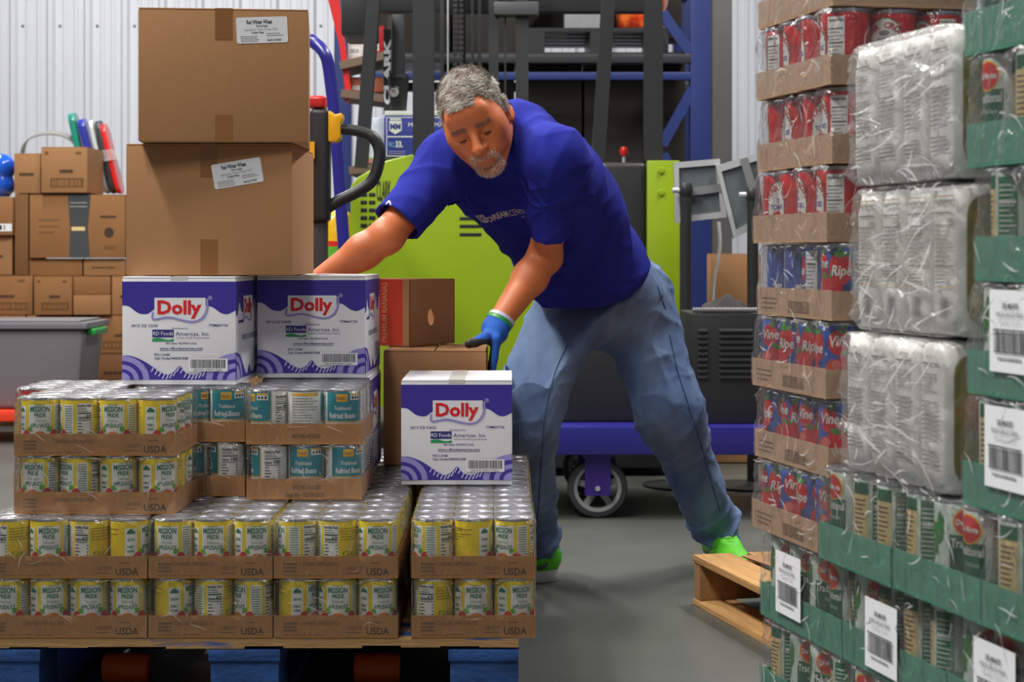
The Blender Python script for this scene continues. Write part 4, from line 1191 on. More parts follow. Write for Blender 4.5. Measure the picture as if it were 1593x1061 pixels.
# ---- electric pallet truck, forks run under the loaded pallet
jk = thing('pallet_truck', 'black pallet truck with yellow switch and red cap behind the brown cartons', 'pallet truck', (0, 0, 0))
JY = 4.86
def jp(x, y, Y=JY):
    return px(x, y, Y)
a = jp(484, 170); b = jp(514, 345)
mb = MB(); mb.box(a.x, b.x, JY - 0.035, JY + 0.035, b.z, a.z, m_black); mb.build('control_head', jk, bevel=0.014, seg=3)
a = jp(479, 150); b = jp(508, 169)
mb = MB(); mb.box(a.x, b.x, JY - 0.036, JY + 0.036, b.z, a.z, m_red); mb.build('red_cap', jk, bevel=0.01, seg=3)
a = jp(487, 345); b = jp(510, 600)
mb = MB(); mb.box(a.x, b.x, JY - 0.02, JY + 0.02, 0.42, a.z + 0.004, m_dark); mb.build('tiller_shaft', jk, bevel=0.006)
mb = MB(); c = jp(518, 197)
mb.prism([(-0.022, -0.043), (0.014, -0.043), (0.023, -0.03), (0.021, 0.005), (0.030, 0.022), (0.026, 0.036), (0.008, 0.030), (-0.005, 0.042), (-0.022, 0.036)], -0.03, 0.03, m_yel, lambda x, y, z: Vector((c.x + x, JY + z, c.z + y)))
mb.build('switch', jk, bevel=0.006)
mb = MB(); c2 = jp(531, 203); mb.lathe([(0.0, -0.012), (0.012, -0.012), (0.013, 0.0), (0.011, 0.006), (0.0, 0.006)], m_silver, 14, (c2.x, JY, c2.z), 'X'); mb.build('grip_end', jk)
loop = smoothpath([jp(526, 201), jp(552, 203), jp(578, 212), jp(590, 232), jp(588, 258), jp(578, 282), jp(556, 298), jp(530, 311), jp(506, 325)], 6)
mb = MB(); mb.tube(loop, [0.0150 if i < 12 else 0.0165 for i in range(len(loop))], m_black, 14); mb.build('grip_loop', jk)
a = jp(478, 222); b = jp(492, 248)
mb = MB(); mb.box(a.x - 0.03, b.x, JY - 0.045, JY - 0.036, b.z, a.z, m_yel); mb.build('warning_plate', jk, smooth=False)
mb = MB(); mb.box(-0.86, -0.18, 4.60, 4.98, 0.06, 0.44, m_black); mb.build('drive_housing', jk, bevel=0.03, seg=3)
for fxx in (-0.77, -0.27):
    mb = MB(); mb.box(fxx - 0.08, fxx + 0.08, 3.66, 4.61, 0.055, 0.09, m_blacks); mb.build('fork', jk, bevel=0.008)
    mb = MB(); mb.lathe([(0.0, -0.045), (0.026, -0.045), (0.030, -0.04), (0.030, 0.04), (0.026, 0.045), (0.0, 0.045)], M('roller_orange', (250, 104, 36), 0.45), 18, (fxx, 3.60, 0.031), 'X'); mb.build('load_roller', jk)

# ---- blue platform cart
CY = 5.80
ct = thing('platform_cart', 'blue platform cart with a tall bent tube handle and grey caster wheels', 'cart', (0, 0, 0))
CX0, CX1 = px(546, 0, CY).x - 0.2, 1.02
zt, zbm = HC - (664 - HY) * CY / FPX, HC - (708 - HY) * CY / FPX
CD = 0.72
mb = MB(); mb.box(CX0, CX1, CY, CY + CD, zbm, zt, m_cblue); mb.build('deck', ct, bevel=0.006)
for ix, (wx, wy) in enumerate(((px(931, 0, CY).x, CY + 0.08), (CX0 + 0.15, CY + 0.08), (px(931, 0, CY).x, CY + CD - 0.08), (CX0 + 0.15, CY + CD - 0.08))):
    mb = MB()
    for s in (-1, 1):
        mb.box(wx - 0.042, wx + 0.042, wy + s * 0.034 - 0.004, wy + s * 0.034 + 0.004, 0.075, zbm - 0.012, M('bracket_violet', (60, 40, 130), 0.4))
    mb.box(wx - 0.05, wx + 0.05, wy - 0.05, wy + 0.05, zbm - 0.012, zbm, M('bracket_violet')); br = mb.build('caster_bracket', ct, smooth=False)
    mb = MB(); mb.lathe([(0.078, -0.024), (0.094, -0.022), (0.098, -0.012), (0.098, 0.012), (0.094, 0.022), (0.078, 0.024)], M('tyre_dark', (58, 60, 62), 0.6), 36, (wx, wy, 0.098), 'Y', ring=True); wh = mb.build('tyre', ct)
    mb = MB(); mb.lathe([(0.066, -0.020), (0.079, -0.0225), (0.079, 0.0225), (0.066, 0.020)], M('rim_grey', (150, 152, 150), 0.5), 36, (wx, wy, 0.098), 'Y', ring=True)
    mb.lathe([(0.0, -0.026), (0.022, -0.026), (0.024, 0.0), (0.022, 0.026), (0.0, 0.026)], M('rim_grey'), 20, (wx, wy, 0.098), 'Y')
    for q in range(5):
        an = R(72 * q + 20); mb.bar((wx + 0.015 * math.cos(an), wy, 0.098 + 0.015 * math.sin(an)), (wx + 0.07 * math.cos(an), wy, 0.098 + 0.07 * math.sin(an)), 0.02, 0.016, M('rim_grey'), (0, 1, 0))
    mb.build('wheel_rim', wh)
    mb = MB(); mb.lathe([(0.0, -0.043), (0.008, -0.043), (0.009, -0.038), (0.0, -0.038)], m_silver, 10, (wx, wy, 0.098), 'Y'); mb.build('axle_bolt', br)
path = [px(547, 660, CY + 0.06)] + [px(x, y, CY + 0.06) for x, y in ((543, 520), (536, 400), (529, 300), (522, 200), (512, 110), (504, 82))]
tp = px(488, 66, CY + 0.10)
path += [tp, Vector((tp.x - 0.03, CY + 0.16, tp.z + 0.012)), Vector((tp.x - 0.17, CY + CD - 0.18, tp.z + 0.012)), Vector((tp.x - 0.16, CY + CD - 0.10, tp.z))]
path += [Vector((p.x - 0.16, CY + CD - 0.06, p.z)) for p in (path[6], path[5], path[4], path[3], path[2], path[1])] + [Vector((CX0 + 0.045, CY + CD - 0.06, zt))]
mb = MB(); mb.tube(smoothpath(path, 6), 0.0205, m_cblue, 14); mb.build('tube_handle', ct)

# on the cart: black case, black louvred cabinet, two panel stands
cs = thing('equipment_case', 'plain black equipment case on the blue cart behind the man', 'case', (px(850, 0, CY).x, CY + 0.16, zt + 0.001))
mb = MB(); mb.box(0, 0.37, 0, 0.45, 0, 0.34, m_black); mb.build('case_body', cs, bevel=0.012)
mb = MB(); mb.box(-0.004, 0.374, -0.004, 0.454, 0.341, 0.38, m_black); mb.build('case_lid', cs, bevel=0.01)
lx0, lx1 = px(1076, 0, CY + 0.1).x, px(1176, 0, CY + 0.1).x + 0.06
cb = thing('louvred_cabinet', 'black cabinet with louvre slots and a ribbed hose along its top', 'cabinet', (lx0, CY + 0.1, zt + 0.001))
hz = (655 - 484) * (CY + 0.1) / FPX; wz = lx1 - lx0
mb = MB(); mb.box(0, wz, 0, 0.42, 0, hz, m_black); mb.build('cabinet_body', cb, bevel=0.006)
for i in range(9):
    for (u0, u1) in ((0.02, 0.05), (0.09, 0.2)):
        mb = MB(); z = hz - 0.05 - i * 0.019; mb.prism([(0, 0), (0.008, -0.004), (0.008, -0.010), (0, -0.012)], u0, u1, m_dark, lambda x, y, zz: Vector((zz, -x - 0.0003, z + y))); mb.build('louvre', cb, smooth=False)
ribs = []; hp = []
for i in range(120):
    t = i / 119; hp.append((0.004 + t * (wz - 0.008), 0.012, hz + 0.011)); ribs.append(0.0100 if (i // 2) % 2 else 0.0076)
mb = MB(); mb.tube(hp, ribs, M('hose_grey', (128, 130, 132), 0.4, 0.5), 10); mb.build('ribbed_hose', cb)
cl = thing('cloth_heap', 'dark crumpled cloth heap lying on top of the black cabinet', 'cloth', (lx0 + 0.04, CY + 0.14, zt + 0.001 + hz))
mb = MB(); n = 16; vs_ = []; rdm = random.Random(9)
for i in range(n + 1):
    for k in range(n + 1):
        u, v = i / n, k / n; e = (math.sin(math.pi * u) * math.sin(math.pi * v)) ** 0.6
        vs_.append((u * 0.17, v * 0.2, 0.002 + e * (0.035 + 0.02 * math.sin(9 * u + 3 * math.sin(5 * v)) + 0.012 * math.cos(13 * v + 4 * u))))
mb.add(vs_, [(i * (n + 1) + k, (i + 1) * (n + 1) + k, (i + 1) * (n + 1) + k + 1, i * (n + 1) + k + 1) for i in range(n) for k in range(n)], M('dark_cloth', (44, 42, 44), 0.9)); mb.build('cloth', cl)
for i, (quad, pole, lb, br_) in enumerate((
        (((1048, 253), (1119, 247), (1130, 338), (1050, 347)), (1067, 296), 'grey panel in a silver frame on a black stand, beside the lime plate', ((1060, 300), (1122, 292))),
        (((1113, 258), (1182, 237), (1196, 345), (1141, 371)), (1171, 303), 'tilted grey panel in a silver frame on a black stand, near the tomato cans', ((1157, 246), (1173, 302))))):
    Yp = 6.72 - 0.02 * i; Cq = [px(x, y, Yp) for x, y in quad]
    r = thing('panel_stand', lb, 'display stand', (0, 0, 0))
    cen = sum(Cq, Vector()) / 4
    mb = MB(); mb.add([p + Vector((0, dy, 0)) for dy in (0, 0.02) for p in Cq], [(0, 3, 2, 1), (4, 5, 6, 7), (0, 1, 5, 4), (1, 2, 6, 5), (2, 3, 7, 6), (3, 0, 4, 7)], M('panel_slate', (92, 102, 104), 0.5)); mb.build('panel', r, smooth=False)
    mb = MB(); inner = [cen + (q - cen) * 0.80 for q in Cq]; ring_ = []
    for dy in (-0.012, 0.012):
        ring_ += [q + Vector((0, dy, 0)) for q in Cq] + [q + Vector((0, dy, 0)) for q in inner]
    fs_ = []
    for q in range(4):
        q2 = (q + 1) % 4; fs_ += [(q, 4 + q, 4 + q2, q2), (8 + q, 8 + q2, 12 + q2, 12 + q), (q, q2, 8 + q2, 8 + q), (4 + q, 12 + q, 12 + q2, 4 + q2)]
    mb.add(ring_, fs_, m_silver)
    mb.build('frame', r, smooth=False)
    mb = MB(); A, B = [px(x, y, Yp - 0.012) for x, y in br_]; mb.bar(A, B, 0.03, 0.008, M('bracket_grey', (150, 152, 156), 0.4, 0.5), (0, 1, 0)); mb.build('bracket', r, smooth=False)
    P = px(pole[0], pole[1], Yp - 0.05)
    mb = MB(); mb.tube([(P.x, Yp - 0.05, 0.004), (P.x, Yp - 0.05, P.z)], 0.021, m_black, 12); mb.build('pole', r)
    mb = MB(); mb.lathe([(0, -0.028), (0.02, -0.026), (0.026, -0.012), (0.026, 0.012), (0.02, 0.026), (0, 0.028)], m_black, 14, (P.x, Yp - 0.05, P.z)); mb.lathe([(0.010, 0.0), (0.012, 0.045), (0.0, 0.045)], m_silver, 10, (P.x - 0.05, Yp - 0.05, P.z), 'X'); mb.build('swivel_joint', r)
    mb = MB(); mb.lathe([(0.0, 0.0), (0.16, 0.0), (0.16, 0.008), (0.03, 0.02), (0.0, 0.02)], m_black, 24, (P.x, Yp - 0.05, 0.0)); mb.build('base_plate', r)

# cartons and cable behind the stands
cb1 = carton('brown_carton', 0.2, 0.2, 0.3, (px(1108, 0, 7.4).x, 7.4, 0.561), 0, 'tall brown carton behind the panel stands, upper of two', m_box)
cb2 = carton('brown_carton', 0.24, 0.24, 0.55, (px(1100, 0, 7.4).x, 7.38, 0.005), 0, 'tall brown carton behind the panel stands, lower of two', m_box)
p = Print(); p.rect(0, 0, 0.1, 0.12, m_white2, 0); print_obj('paper_label', p, plane_map((0.03, -0.001, 0.38), (1, 0, 0), (0, 0, 1)), cb2)
cab = MB(); cab.tube(smoothpath([px(1118, 345, 7.2), px(1120, 380, 7.2), px(1116, 410, 7.2), px(1110, 445, 7.2), px(1108, 520, 7.2), Vector((px(1108, 0, 7.2).x, 7.2, 0.012))], 6), 0.007, M('cable_white', (190, 190, 186), 0.5), 8)
tag(cab.build('power_cable'), 'pale power cable hanging in front of the tall brown cartons', 'cable')

# ---- lime stacker truck
SY = 6.9
st = thing('stacker_truck', 'lime green and black lift truck with mast standing behind the man', 'forklift', (0, 0, 0))
def sq(x, y, dy=0.0):
    return px(x, y, SY + dy)
bl, br2 = sq(546, 0).x, sq(870, 0).x
prof = [(545, 640), (545, 290), (556, 276), (600, 250), (640, 240), (720, 236), (870, 236), (870, 640)]
pts = [(sq(x, y).x, sq(x, y).z) for x, y in prof]
mb = MB(); mb.prism(pts, SY, SY + 0.75, m_lime, lambda x, y, z: Vector((x, z, y))); bd = mb.build('body_shell', st, bevel=0.03, seg=3)
o_ = sq(545, 640); S_ = FPX / SY
slots = [(cx_, cy_, 10, 6) for cx_ in (566, 579) for cy_ in (303, 315, 327, 339, 351)] + [(732, cy_, 34, 5) for cy_ in (340, 352, 365)]
for (cx_, cy_, w_, h_) in slots:
    c = sq(cx_, cy_); mb = MB(); mb.box(c.x - w_ / 2 / S_, c.x + w_ / 2 / S_, SY - 0.0015, SY + 0.002, c.z - h_ / 2 / S_, c.z + h_ / 2 / S_, blk); mb.build('vent_slot', st, bevel=0.0012)
p = Print(); p.text('CLARK', 0, 0, 44 / S_, blk, 1, bold=0.02, width=22 / S_); c = sq(597, 312)
print_obj('name_lettering', p, plane_map((c.x, SY - 0.0008, c.z), (1, 0, 0), (0, 0, 1)), st)
a, b = sq(1006, 250), sq(1057, 640)
mb = MB(); mb.box(a.x, b.x, SY - 0.02, SY + 0.03, b.z, a.z, m_lime); pl = mb.build('side_plate', st, bevel=0.006)
for yy in (266, 300):
    c = sq(1028, yy); mb = MB(); mb.lathe([(0.0, -0.028), (0.011, -0.027), (0.013, -0.02), (0.0, -0.02)], m_lime, 12, (c.x, SY, c.z), 'Y'); mb.build('bolt', pl)
a, b = sq(870, 400, .1), sq(1008, 660, .1)
mb = MB(); mb.box(a.x, b.x, SY + 0.1, SY + 0.7, 0.05, a.z, m_blacks); mb.build('platform_box', st, bevel=0.01)
mb = MB(); mb.box(bl + 0.05, b.x + 0.1, SY + 0.05, SY + 0.7, 0.03, o_.z + 0.01, m_blacks); mb.build('chassis', st, bevel=0.02)
a, b = sq(936, 252, -.02), sq(1006, 402, -.02)
mb = MB(); mb.box(a.x, b.x, SY - 0.0, SY + 0.3, b.z, a.z, m_black); mb.build('console', st, bevel=0.02, seg=3)
c = sq(973, 233); mb = MB(); mb.tube([(c.x, SY + 0.1, c.z - 0.07), (c.x, SY + 0.1, c.z)], 0.006, m_silver, 8); kn = mb.build('lever', st)
mb = MB(); mb.lathe([(0.0, -0.02), (0.013, -0.016), (0.0185, 0.0), (0.013, 0.015), (0.0, 0.019)], m_red, 16, (c.x, SY + 0.1, c.z)); mb.build('red_knob', kn)
def post(name, x0, y0, x1, y1, wpx, dy, mat, depth=0.06):
    m_ = MB(); m_.bar(sq(x0, y0, dy), sq(x1, y1, dy), wpx / S_, depth, mat, (0, 1, 0)); return m_.build(name, st, smooth=False)
post('guard_post', 586, -60, 562, 262, 20, 0.1, m_black)
post('guard_post', 659, -60, 659, 240, 33, 0.02, m_blacks)
post('guard_post', 950, -60, 930, 255, 21, 0.1, m_black)
post('guard_post', 1016, -60, 1016, 252, 28, 0.05, m_black, 0.08)
for x_, w_, dy, mt in ((688, 6, .5, m_dark), (697, 2, .5, m_silver), (722, 5, .55, m_blacks), (735, 4, .5, m_dark), (746, 5, .5, m_dark), (768, 16, .4, m_dark), (786, 3, .42, m_dark), (812, 21, .4, m_dark)):
    post('mast_rail', x_, -60, x_, 300, w_, dy, mt)
for xo in (708, 718):                               # two lift chains
    m_ = MB()
    for k in range(46):
        m_.box(sq(xo, 0, .5).x - 0.009, sq(xo, 0, .5).x + 0.009, SY + 0.49, SY + 0.51, 0.95 + k * 0.022, 0.95 + k * 0.022 + 0.015, m_dark)
    m_.build('lift_chain', st, smooth=False)
m_ = MB(); a, b = sq(768, 3, .36), sq(838, 24, .36); m_.box(a.x, b.x, SY + 0.34, SY + 0.44, b.z, a.z, M('bracket_dark', (74, 76, 80), 0.45)); m_.build('mast_bracket', st, bevel=0.008)
m_ = MB(); a, b = sq(524, -40, .0), sq(575, 46, .0); m_.box(a.x, b.x, SY + 0.16, SY + 0.5, b.z, a.z, m_black); m_.build('guard_block', st, bevel=0.01)
m_ = MB(); a, b = sq(575, -60, .3), sq(1030, 2, .3); m_.box(a.x, b.x, SY + 0.62, SY + 0.7, b.z, a.z, m_black); m_.build('guard_beam', st, bevel=0.01)
m_ = MB(); a, b = sq(609, 22, .5), sq(629, 245, .5); m_.box(a.x, b.x, SY + 0.5, SY + 0.56, b.z, a.z, m_dark); m_.build('mast_cover', st, bevel=0.006)
m_ = MB(); a, b = sq(597, 46, .49), sq(608.5, 178, .49); m_.box(a.x, b.x, SY + 0.48, SY + 0.5, b.z, a.z, m_black); nmx = m_.build('name_strip', st, smooth=False)
p = Print(); p.text('CLARK', 0, 0, 0.036, m_white2, 1, bold=0.05, width=0.27, rot=R(90)); cc = (a + b) / 2
print_obj('name_lettering', p, plane_map((b.x - 0.003, SY + 0.479, cc.z), (1, 0, 0), (0, 0, 1)), nmx)
# box of tool accessories and cup on the stacker
bxw = 0.255
tb = thing('blue_carton', 'blue and white carton with a shield emblem on the lime lift truck', 'carton', (sq(598, 0, .3).x, SY + 0.30, sq(640, 240).z + 0.003))
BZ = (248 - 172) / S_
m_b3 = M('carton_blue', (44, 56, 150), 0.5)
mb = MB(); mb.box(0, bxw, 0, 0.16, 0, BZ * 0.9, m_b3); mb.build('carton_body', tb, bevel=0.003)
mb = MB(); mb.box(0, bxw, 0, 0.16, BZ * 0.9, BZ, m_white2); mb.build('carton_lid', tb, bevel=0.003)
mb = MB(); mb.box(-0.075, -0.002, 0.02, 0.1, 0, BZ * 0.86, M('paper_pale', (198, 206, 226), 0.5, var=0.15, vscale=20)); mb.build('side_sleeve', tb, bevel=0.004)
p = Print(); k = 1 / S_
p.frame(3 * k, 2 * k, 100 * k, 66 * k, 0.003, m_white2, 1); p.rect(3 * k, 33 * k, 100 * k, 35 * k, m_white2, 1)
p.poly([(8 * k, 60 * k), (28 * k, 60 * k), (28 * k, 44 * k), (18 * k, 38 * k), (8 * k, 44 * k)], m_white2, 2); p.text('MM', 18 * k, 46 * k, 13 * k, m_b3, 3, bold=.04, width=17 * k); p.rect(9 * k, 61 * k, 27 * k, 64 * k, m_white2, 2)
p.text('MASTER MADE', 74 * k, 50 * k, 10 * k, m_white2, 2, width=70 * k); p.text('PRO', 7 * k, 17 * k, 12 * k, M('print_sky', (120, 180, 230)), 2, 'L', width=10 * k); p.text('33.', 18 * k, 17 * k, 14 * k, m_white2, 2, 'L', bold=.03, width=12 * k); p.smallprint(7 * k, 36 * k, 5 * k, 12 * k, 2, lav, 2, 3, .4)
print_obj('printed_front', p, plane_map((0, -0.001, 0), (1, 0, 0), (0, 0, 1)), tb)
cup = thing('paper_cup', 'black paper cup with a round white emblem on the blue carton', 'cup', (sq(620, 0, .36).x, SY + 0.36, tb.location.z + BZ + 0.001))
CHt = 54 / S_
mb = MB(); mb.lathe([(0.0, 0.0), (0.031, 0.0), (0.032, 0.002), (0.042, CHt), (0.040, CHt)], m_black, 28); mb.build('cup_body', cup)
mb = MB(); mb.lathe([(0.044, CHt - 0.004), (0.046, CHt), (0.045, CHt + 0.006), (0.041, CHt + 0.008), (0.040, CHt + 0.018), (0.0, CHt + 0.016)], M('lid_black', (48, 50, 54), 0.4), 28); mb.build('cup_lid', cup)
p = Print(); p.ell(0, 0, .02, .02, m_white2, 1); p.ell(0, 0, .017, .017, blk, 2); p.ell(0, 0, .0145, .0145, m_white2, 3); p.text('73', 0, -.009, .025, blk, 4, bold=.04, width=.02); p.ell(-.006, 0, .003, .006, redi, 5); p.arc_text('THE SHOP', 0, 0, .0225, .006, m_white2, R(120), 2)
print_obj('cup_emblem', p, lambda u, v, L: Vector(((0.0385 + .0004 * L) * math.sin(u / .0385 - .45), -(0.0385 + .0004 * L) * math.cos(u / .0385 - .45), CHt * .58 + v)), cup, 0.008)

# ---- racking behind
rk = thing('pallet_rack', 'tall blue steel rack upright with crossed braces and dark beams', 'rack', (0, 0, 0))
RY = 8.6
def rp(x, y, dy=0):
    return px(x, y, RY + dy)
a, b = rp(1074, 0), rp(1106, 0)
for dy in (0.0, 0.9):
    mb = MB(); mb.box(a.x, b.x, RY + dy, RY + dy + 0.08, 0, 3.4, m_rblue); mb.build('upright', rk, bevel=0.006)
for (x0, y0, x1, y1) in ((1030, 20, 1078, 88), (1030, 226, 1078, 138), (1030, 240, 1078, 320), (1030, 480, 1078, 400)):
    mb = MB(); mb.bar(rp(x0, y0, .02), rp(x1, y1, .02), 0.05, 0.03, m_rblue, (0, 1, 0)); mb.build('brace', rk, smooth=False)
for (y0, y1, mt, dy) in ((84, 98, m_dark, .0), (112, 124, m_rblue, .0), (128, 142, m_dark, .85), (-30, -10, m_dark, .85)):
    c0, c1 = rp(560, y0, dy), rp(1075, y1, dy)
    mb = MB(); mb.box(c0.x, c1.x, RY + dy - 0.002, RY + dy + 0.05, c1.z, c0.z, mt); mb.build('beam', rk, bevel=0.004)
mb = MB(); c0 = rp(545, 0); mb.box(c0.x - 0.08, c0.x, RY + 0.02, RY + 0.09, 0, 3.4, m_rblue); mb.build('upright', rk, bevel=0.005)
mb = MB(); mb.box(c0.x, a.x, RY + 0.1, RY + 0.85, rp(0, 84).z - 0.0, rp(0, 84).z + 0.02, m_blacks); mb.build('shelf_deck', rk, smooth=False)
zsh = rp(0, 84).z + 0.021
# added dark cartons below the beam stand in for the bay's shade
dk = M('rack_shade_board', (44, 38, 35), 0.85, var=0.2, vscale=3)
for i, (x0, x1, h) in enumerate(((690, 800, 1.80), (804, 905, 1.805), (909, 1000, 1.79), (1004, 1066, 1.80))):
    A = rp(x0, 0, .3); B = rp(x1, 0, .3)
    carton('brown_carton', B.x - A.x, 0.5, h, (A.x, RY + 0.3, 0.003), 0, ('added tall dark carton darkening the rack bay behind the mast', 'tallest added dark carton darkening the rack bay', 'added dark carton darkening the rack bay behind the red knob', 'added dark carton for the shaded wall beside the blue upright')[i], dk)
# pallet of goods on the beam: dark pallet, white wrapped carton, red bag
rp0 = thing('dark_pallet', 'dark pallet resting on the upper rack beams', 'pallet', (rp(822, 0).x, RY + 0.12, zsh + 0.001))
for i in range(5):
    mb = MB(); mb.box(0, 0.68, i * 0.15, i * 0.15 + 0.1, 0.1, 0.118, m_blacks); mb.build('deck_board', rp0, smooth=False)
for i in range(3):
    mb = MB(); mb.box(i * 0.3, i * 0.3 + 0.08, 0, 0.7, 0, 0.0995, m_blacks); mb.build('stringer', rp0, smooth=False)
for i, (x0, x1, h, lb) in enumerate(((575, 700, 0.55, 'added dark carton up on the rack behind the lift mast'), (704, 818, 0.6, 'added dark carton up on the rack beside the dark pallet'))):
    A = rp(x0, 0, .2); B = rp(x1, 0, .2); carton('brown_carton', B.x - A.x, 0.5, h, (A.x, RY + 0.2, zsh + 0.001), 0, lb, dk)  # added dark cartons that hide the bright wall above the shelf
A = rp(822, 0, .56); B = rp(1060, 0, .56); carton('brown_carton', B.x - A.x, 0.28, 0.7, (A.x, RY + 0.83 - 0.27, zsh + 0.122), 0, 'long added dark carton on the dark pallet behind the red bag', dk)  # added to darken the bright wall seen over the pallet
ww = carton('wrapped_carton', 0.19, 0.28, 0.3, (rp(880, 0).x, RY + 0.14, zsh + 0.12), 0, 'white film-wrapped carton on the dark pallet up on the rack', M('wrapped_white', (150, 152, 156), 0.4, var=0.1, vscale=9))
def soft_bag(name, w, d, h, mat, seed, loc, label, cat, marks=()):
    bm = bmesh.new(); bmesh.ops.create_cube(bm, size=1.0); bmesh.ops.subdivide_edges(bm, edges=bm.edges[:], cuts=10, use_grid_fill=True); rdm = random.Random(seed); ph = [rdm.uniform(0, 6) for _ in range(4)]
    for v in bm.verts:
        x, y, z = v.co * 2; r = math.sqrt(x * x + y * y + z * z); m_ = max(abs(x), abs(y), abs(z)); s_ = (m_ / r) ** 0.55
        v.co = Vector((x * s_ * w / 2, y * s_ * d / 2, (z * s_ + 0.0) * h / 2)) * (1 + 0.05 * math.sin(7 * x + ph[0]) * math.sin(6 * z + ph[1]) + 0.035 * math.sin(13 * z + 5 * y + ph[2]))
        v.co.z = max(v.co.z, -h / 2 * 0.82)
    zmin = min(v.co.z for v in bm.verts)
    for v in bm.verts:
        v.co.z -= zmin
    me = bpy.data.meshes.new(name); bm.to_mesh(me); bm.free(); me.materials.append(mat); me.shade_smooth()
    for i, (mt, test) in enumerate(marks):
        me.materials.append(mt)
        for f in me.polygons:
            if test(f.center.x / w, f.center.y / d, f.center.z / h):
                f.material_index = i + 1
    o = link(name, me); o.location = loc; tag(o, label, cat); return o
soft_bag('produce_bag', 0.26, 0.26, 0.36, M('bag_red', (206, 52, 26), 0.25, col2=(232, 110, 40), vscale=14, coat=0.4), 4, (rp(1003, 0).x, RY + 0.28, zsh + 0.12), 'glossy red and orange bag on the dark pallet up on the rack', 'bag', [(lgrn, lambda x, y, z: z > .62 and -.2 < x < .2)])
# left part behind the stacker: red flag strip, shelves with red goods
rs = MB(); rs.prism([(0, 0), (0.05, 0), (0.105, -0.42), (0.085, -0.47), (0.05, -0.2)], 0, 0.01, m_red, lambda x, y, z: Vector((px(510, 0, 8.0).x + x, 8.0 + z, px(510, -2, 8.0).z + y)))
rs.prism([(0, 0), (0.05, 0), (0.04, 0.9), (-0.01, 0.9)], 0, 0.01, m_red, lambda x, y, z: Vector((px(510, 0, 8.0).x + x, 8.0 + z, px(510, -2, 8.0).z + y)))
tag(rs.build('hanging_strap', smooth=False), 'red strap hanging down in front of the white ribbed wall', 'strap')
g = thing('goods_shelf', 'narrow shelf with sloping brown trays behind the lift truck', 'shelf', (0, 0, 0)); GY = 8.15
for (x0, y0, x1, y1) in ((534, 108, 604, 92), (536, 150, 604, 158), (548, 268, 604, 262)):
    A, B = px(x0, y0, GY), px(x1, y1, GY); mb = MB(); mb.bar(A, B, 0.035, 0.35, M('shelf_brown', (112, 92, 80), 0.7), (0, 1, 0)); mb.build('tray', g, smooth=False)
for xx in (606,):
    A = px(xx, 0, GY); mb = MB(); mb.box(A.x, A.x + 0.04, GY - 0.15, GY + 0.15, 0, 2.3, m_blacks); mb.build('shelf_post', g, smooth=False)
for i, (x0, y0, x1, y1, mt, lb) in enumerate(((541, 45, 568, 93, M('pack_pale', (206, 200, 196), 0.5), 'pale wrapped pack on the sloping tray behind the truck'), (570, 40, 598, 86, M('pack_red', (186, 26, 34), 0.45), 'red wrapped pack on the sloping tray behind the truck'), (543, 120, 598, 143, M('pack_rust', (170, 92, 66), 0.6), 'rust brown carton on the middle tray behind the truck'), (560, 198, 598, 254, M('pack_pink', (196, 128, 124), 0.6), 'pink carton on the lowest tray behind the truck'))):
    A, B = px(x0, y1, GY - .1), px(x1, y0, GY - .1)
    o = carton('goods_pack', B.x - A.x, 0.2, B.z - A.z, (A.x, GY - 0.1, A.z), 0, lb, mt)
    p = Print(); w_, h_ = B.x - A.x, B.z - A.z; p.rect(w_ * .1, h_ * .15, w_ * .7, h_ * .4, m_white2, 0); p.barcode(w_ * .15, h_ * .2, w_ * .65, h_ * .36, blk, 1, i, 10); print_obj('paper_label', p, plane_map((0, -0.001, 0), (1, 0, 0), (0, 0, 1)), o)
soft_bag('snack_bag', 0.12, 0.12, 0.24, M('bag_yellow', (236, 184, 30), 0.3, coat=0.4), 7, (px(526, 0, 7.3).x, 7.3, HC - (428 - HY) / FPX * 7.3 + 0.05), 'yellow and green snack bag beyond the pallet truck handle', 'bag', [(lgrn, lambda x, y, z: z < .3), (redi, lambda x, y, z: .3 < z < .36)])
A = px(505, 0, 7.15); carton('brown_carton', 0.4, 0.4, HC - (428 - HY) / FPX * 7.3 + 0.048, (-1.04, 7.1, 0.001), 0, 'brown carton carrying the yellow snack bag', m_box)

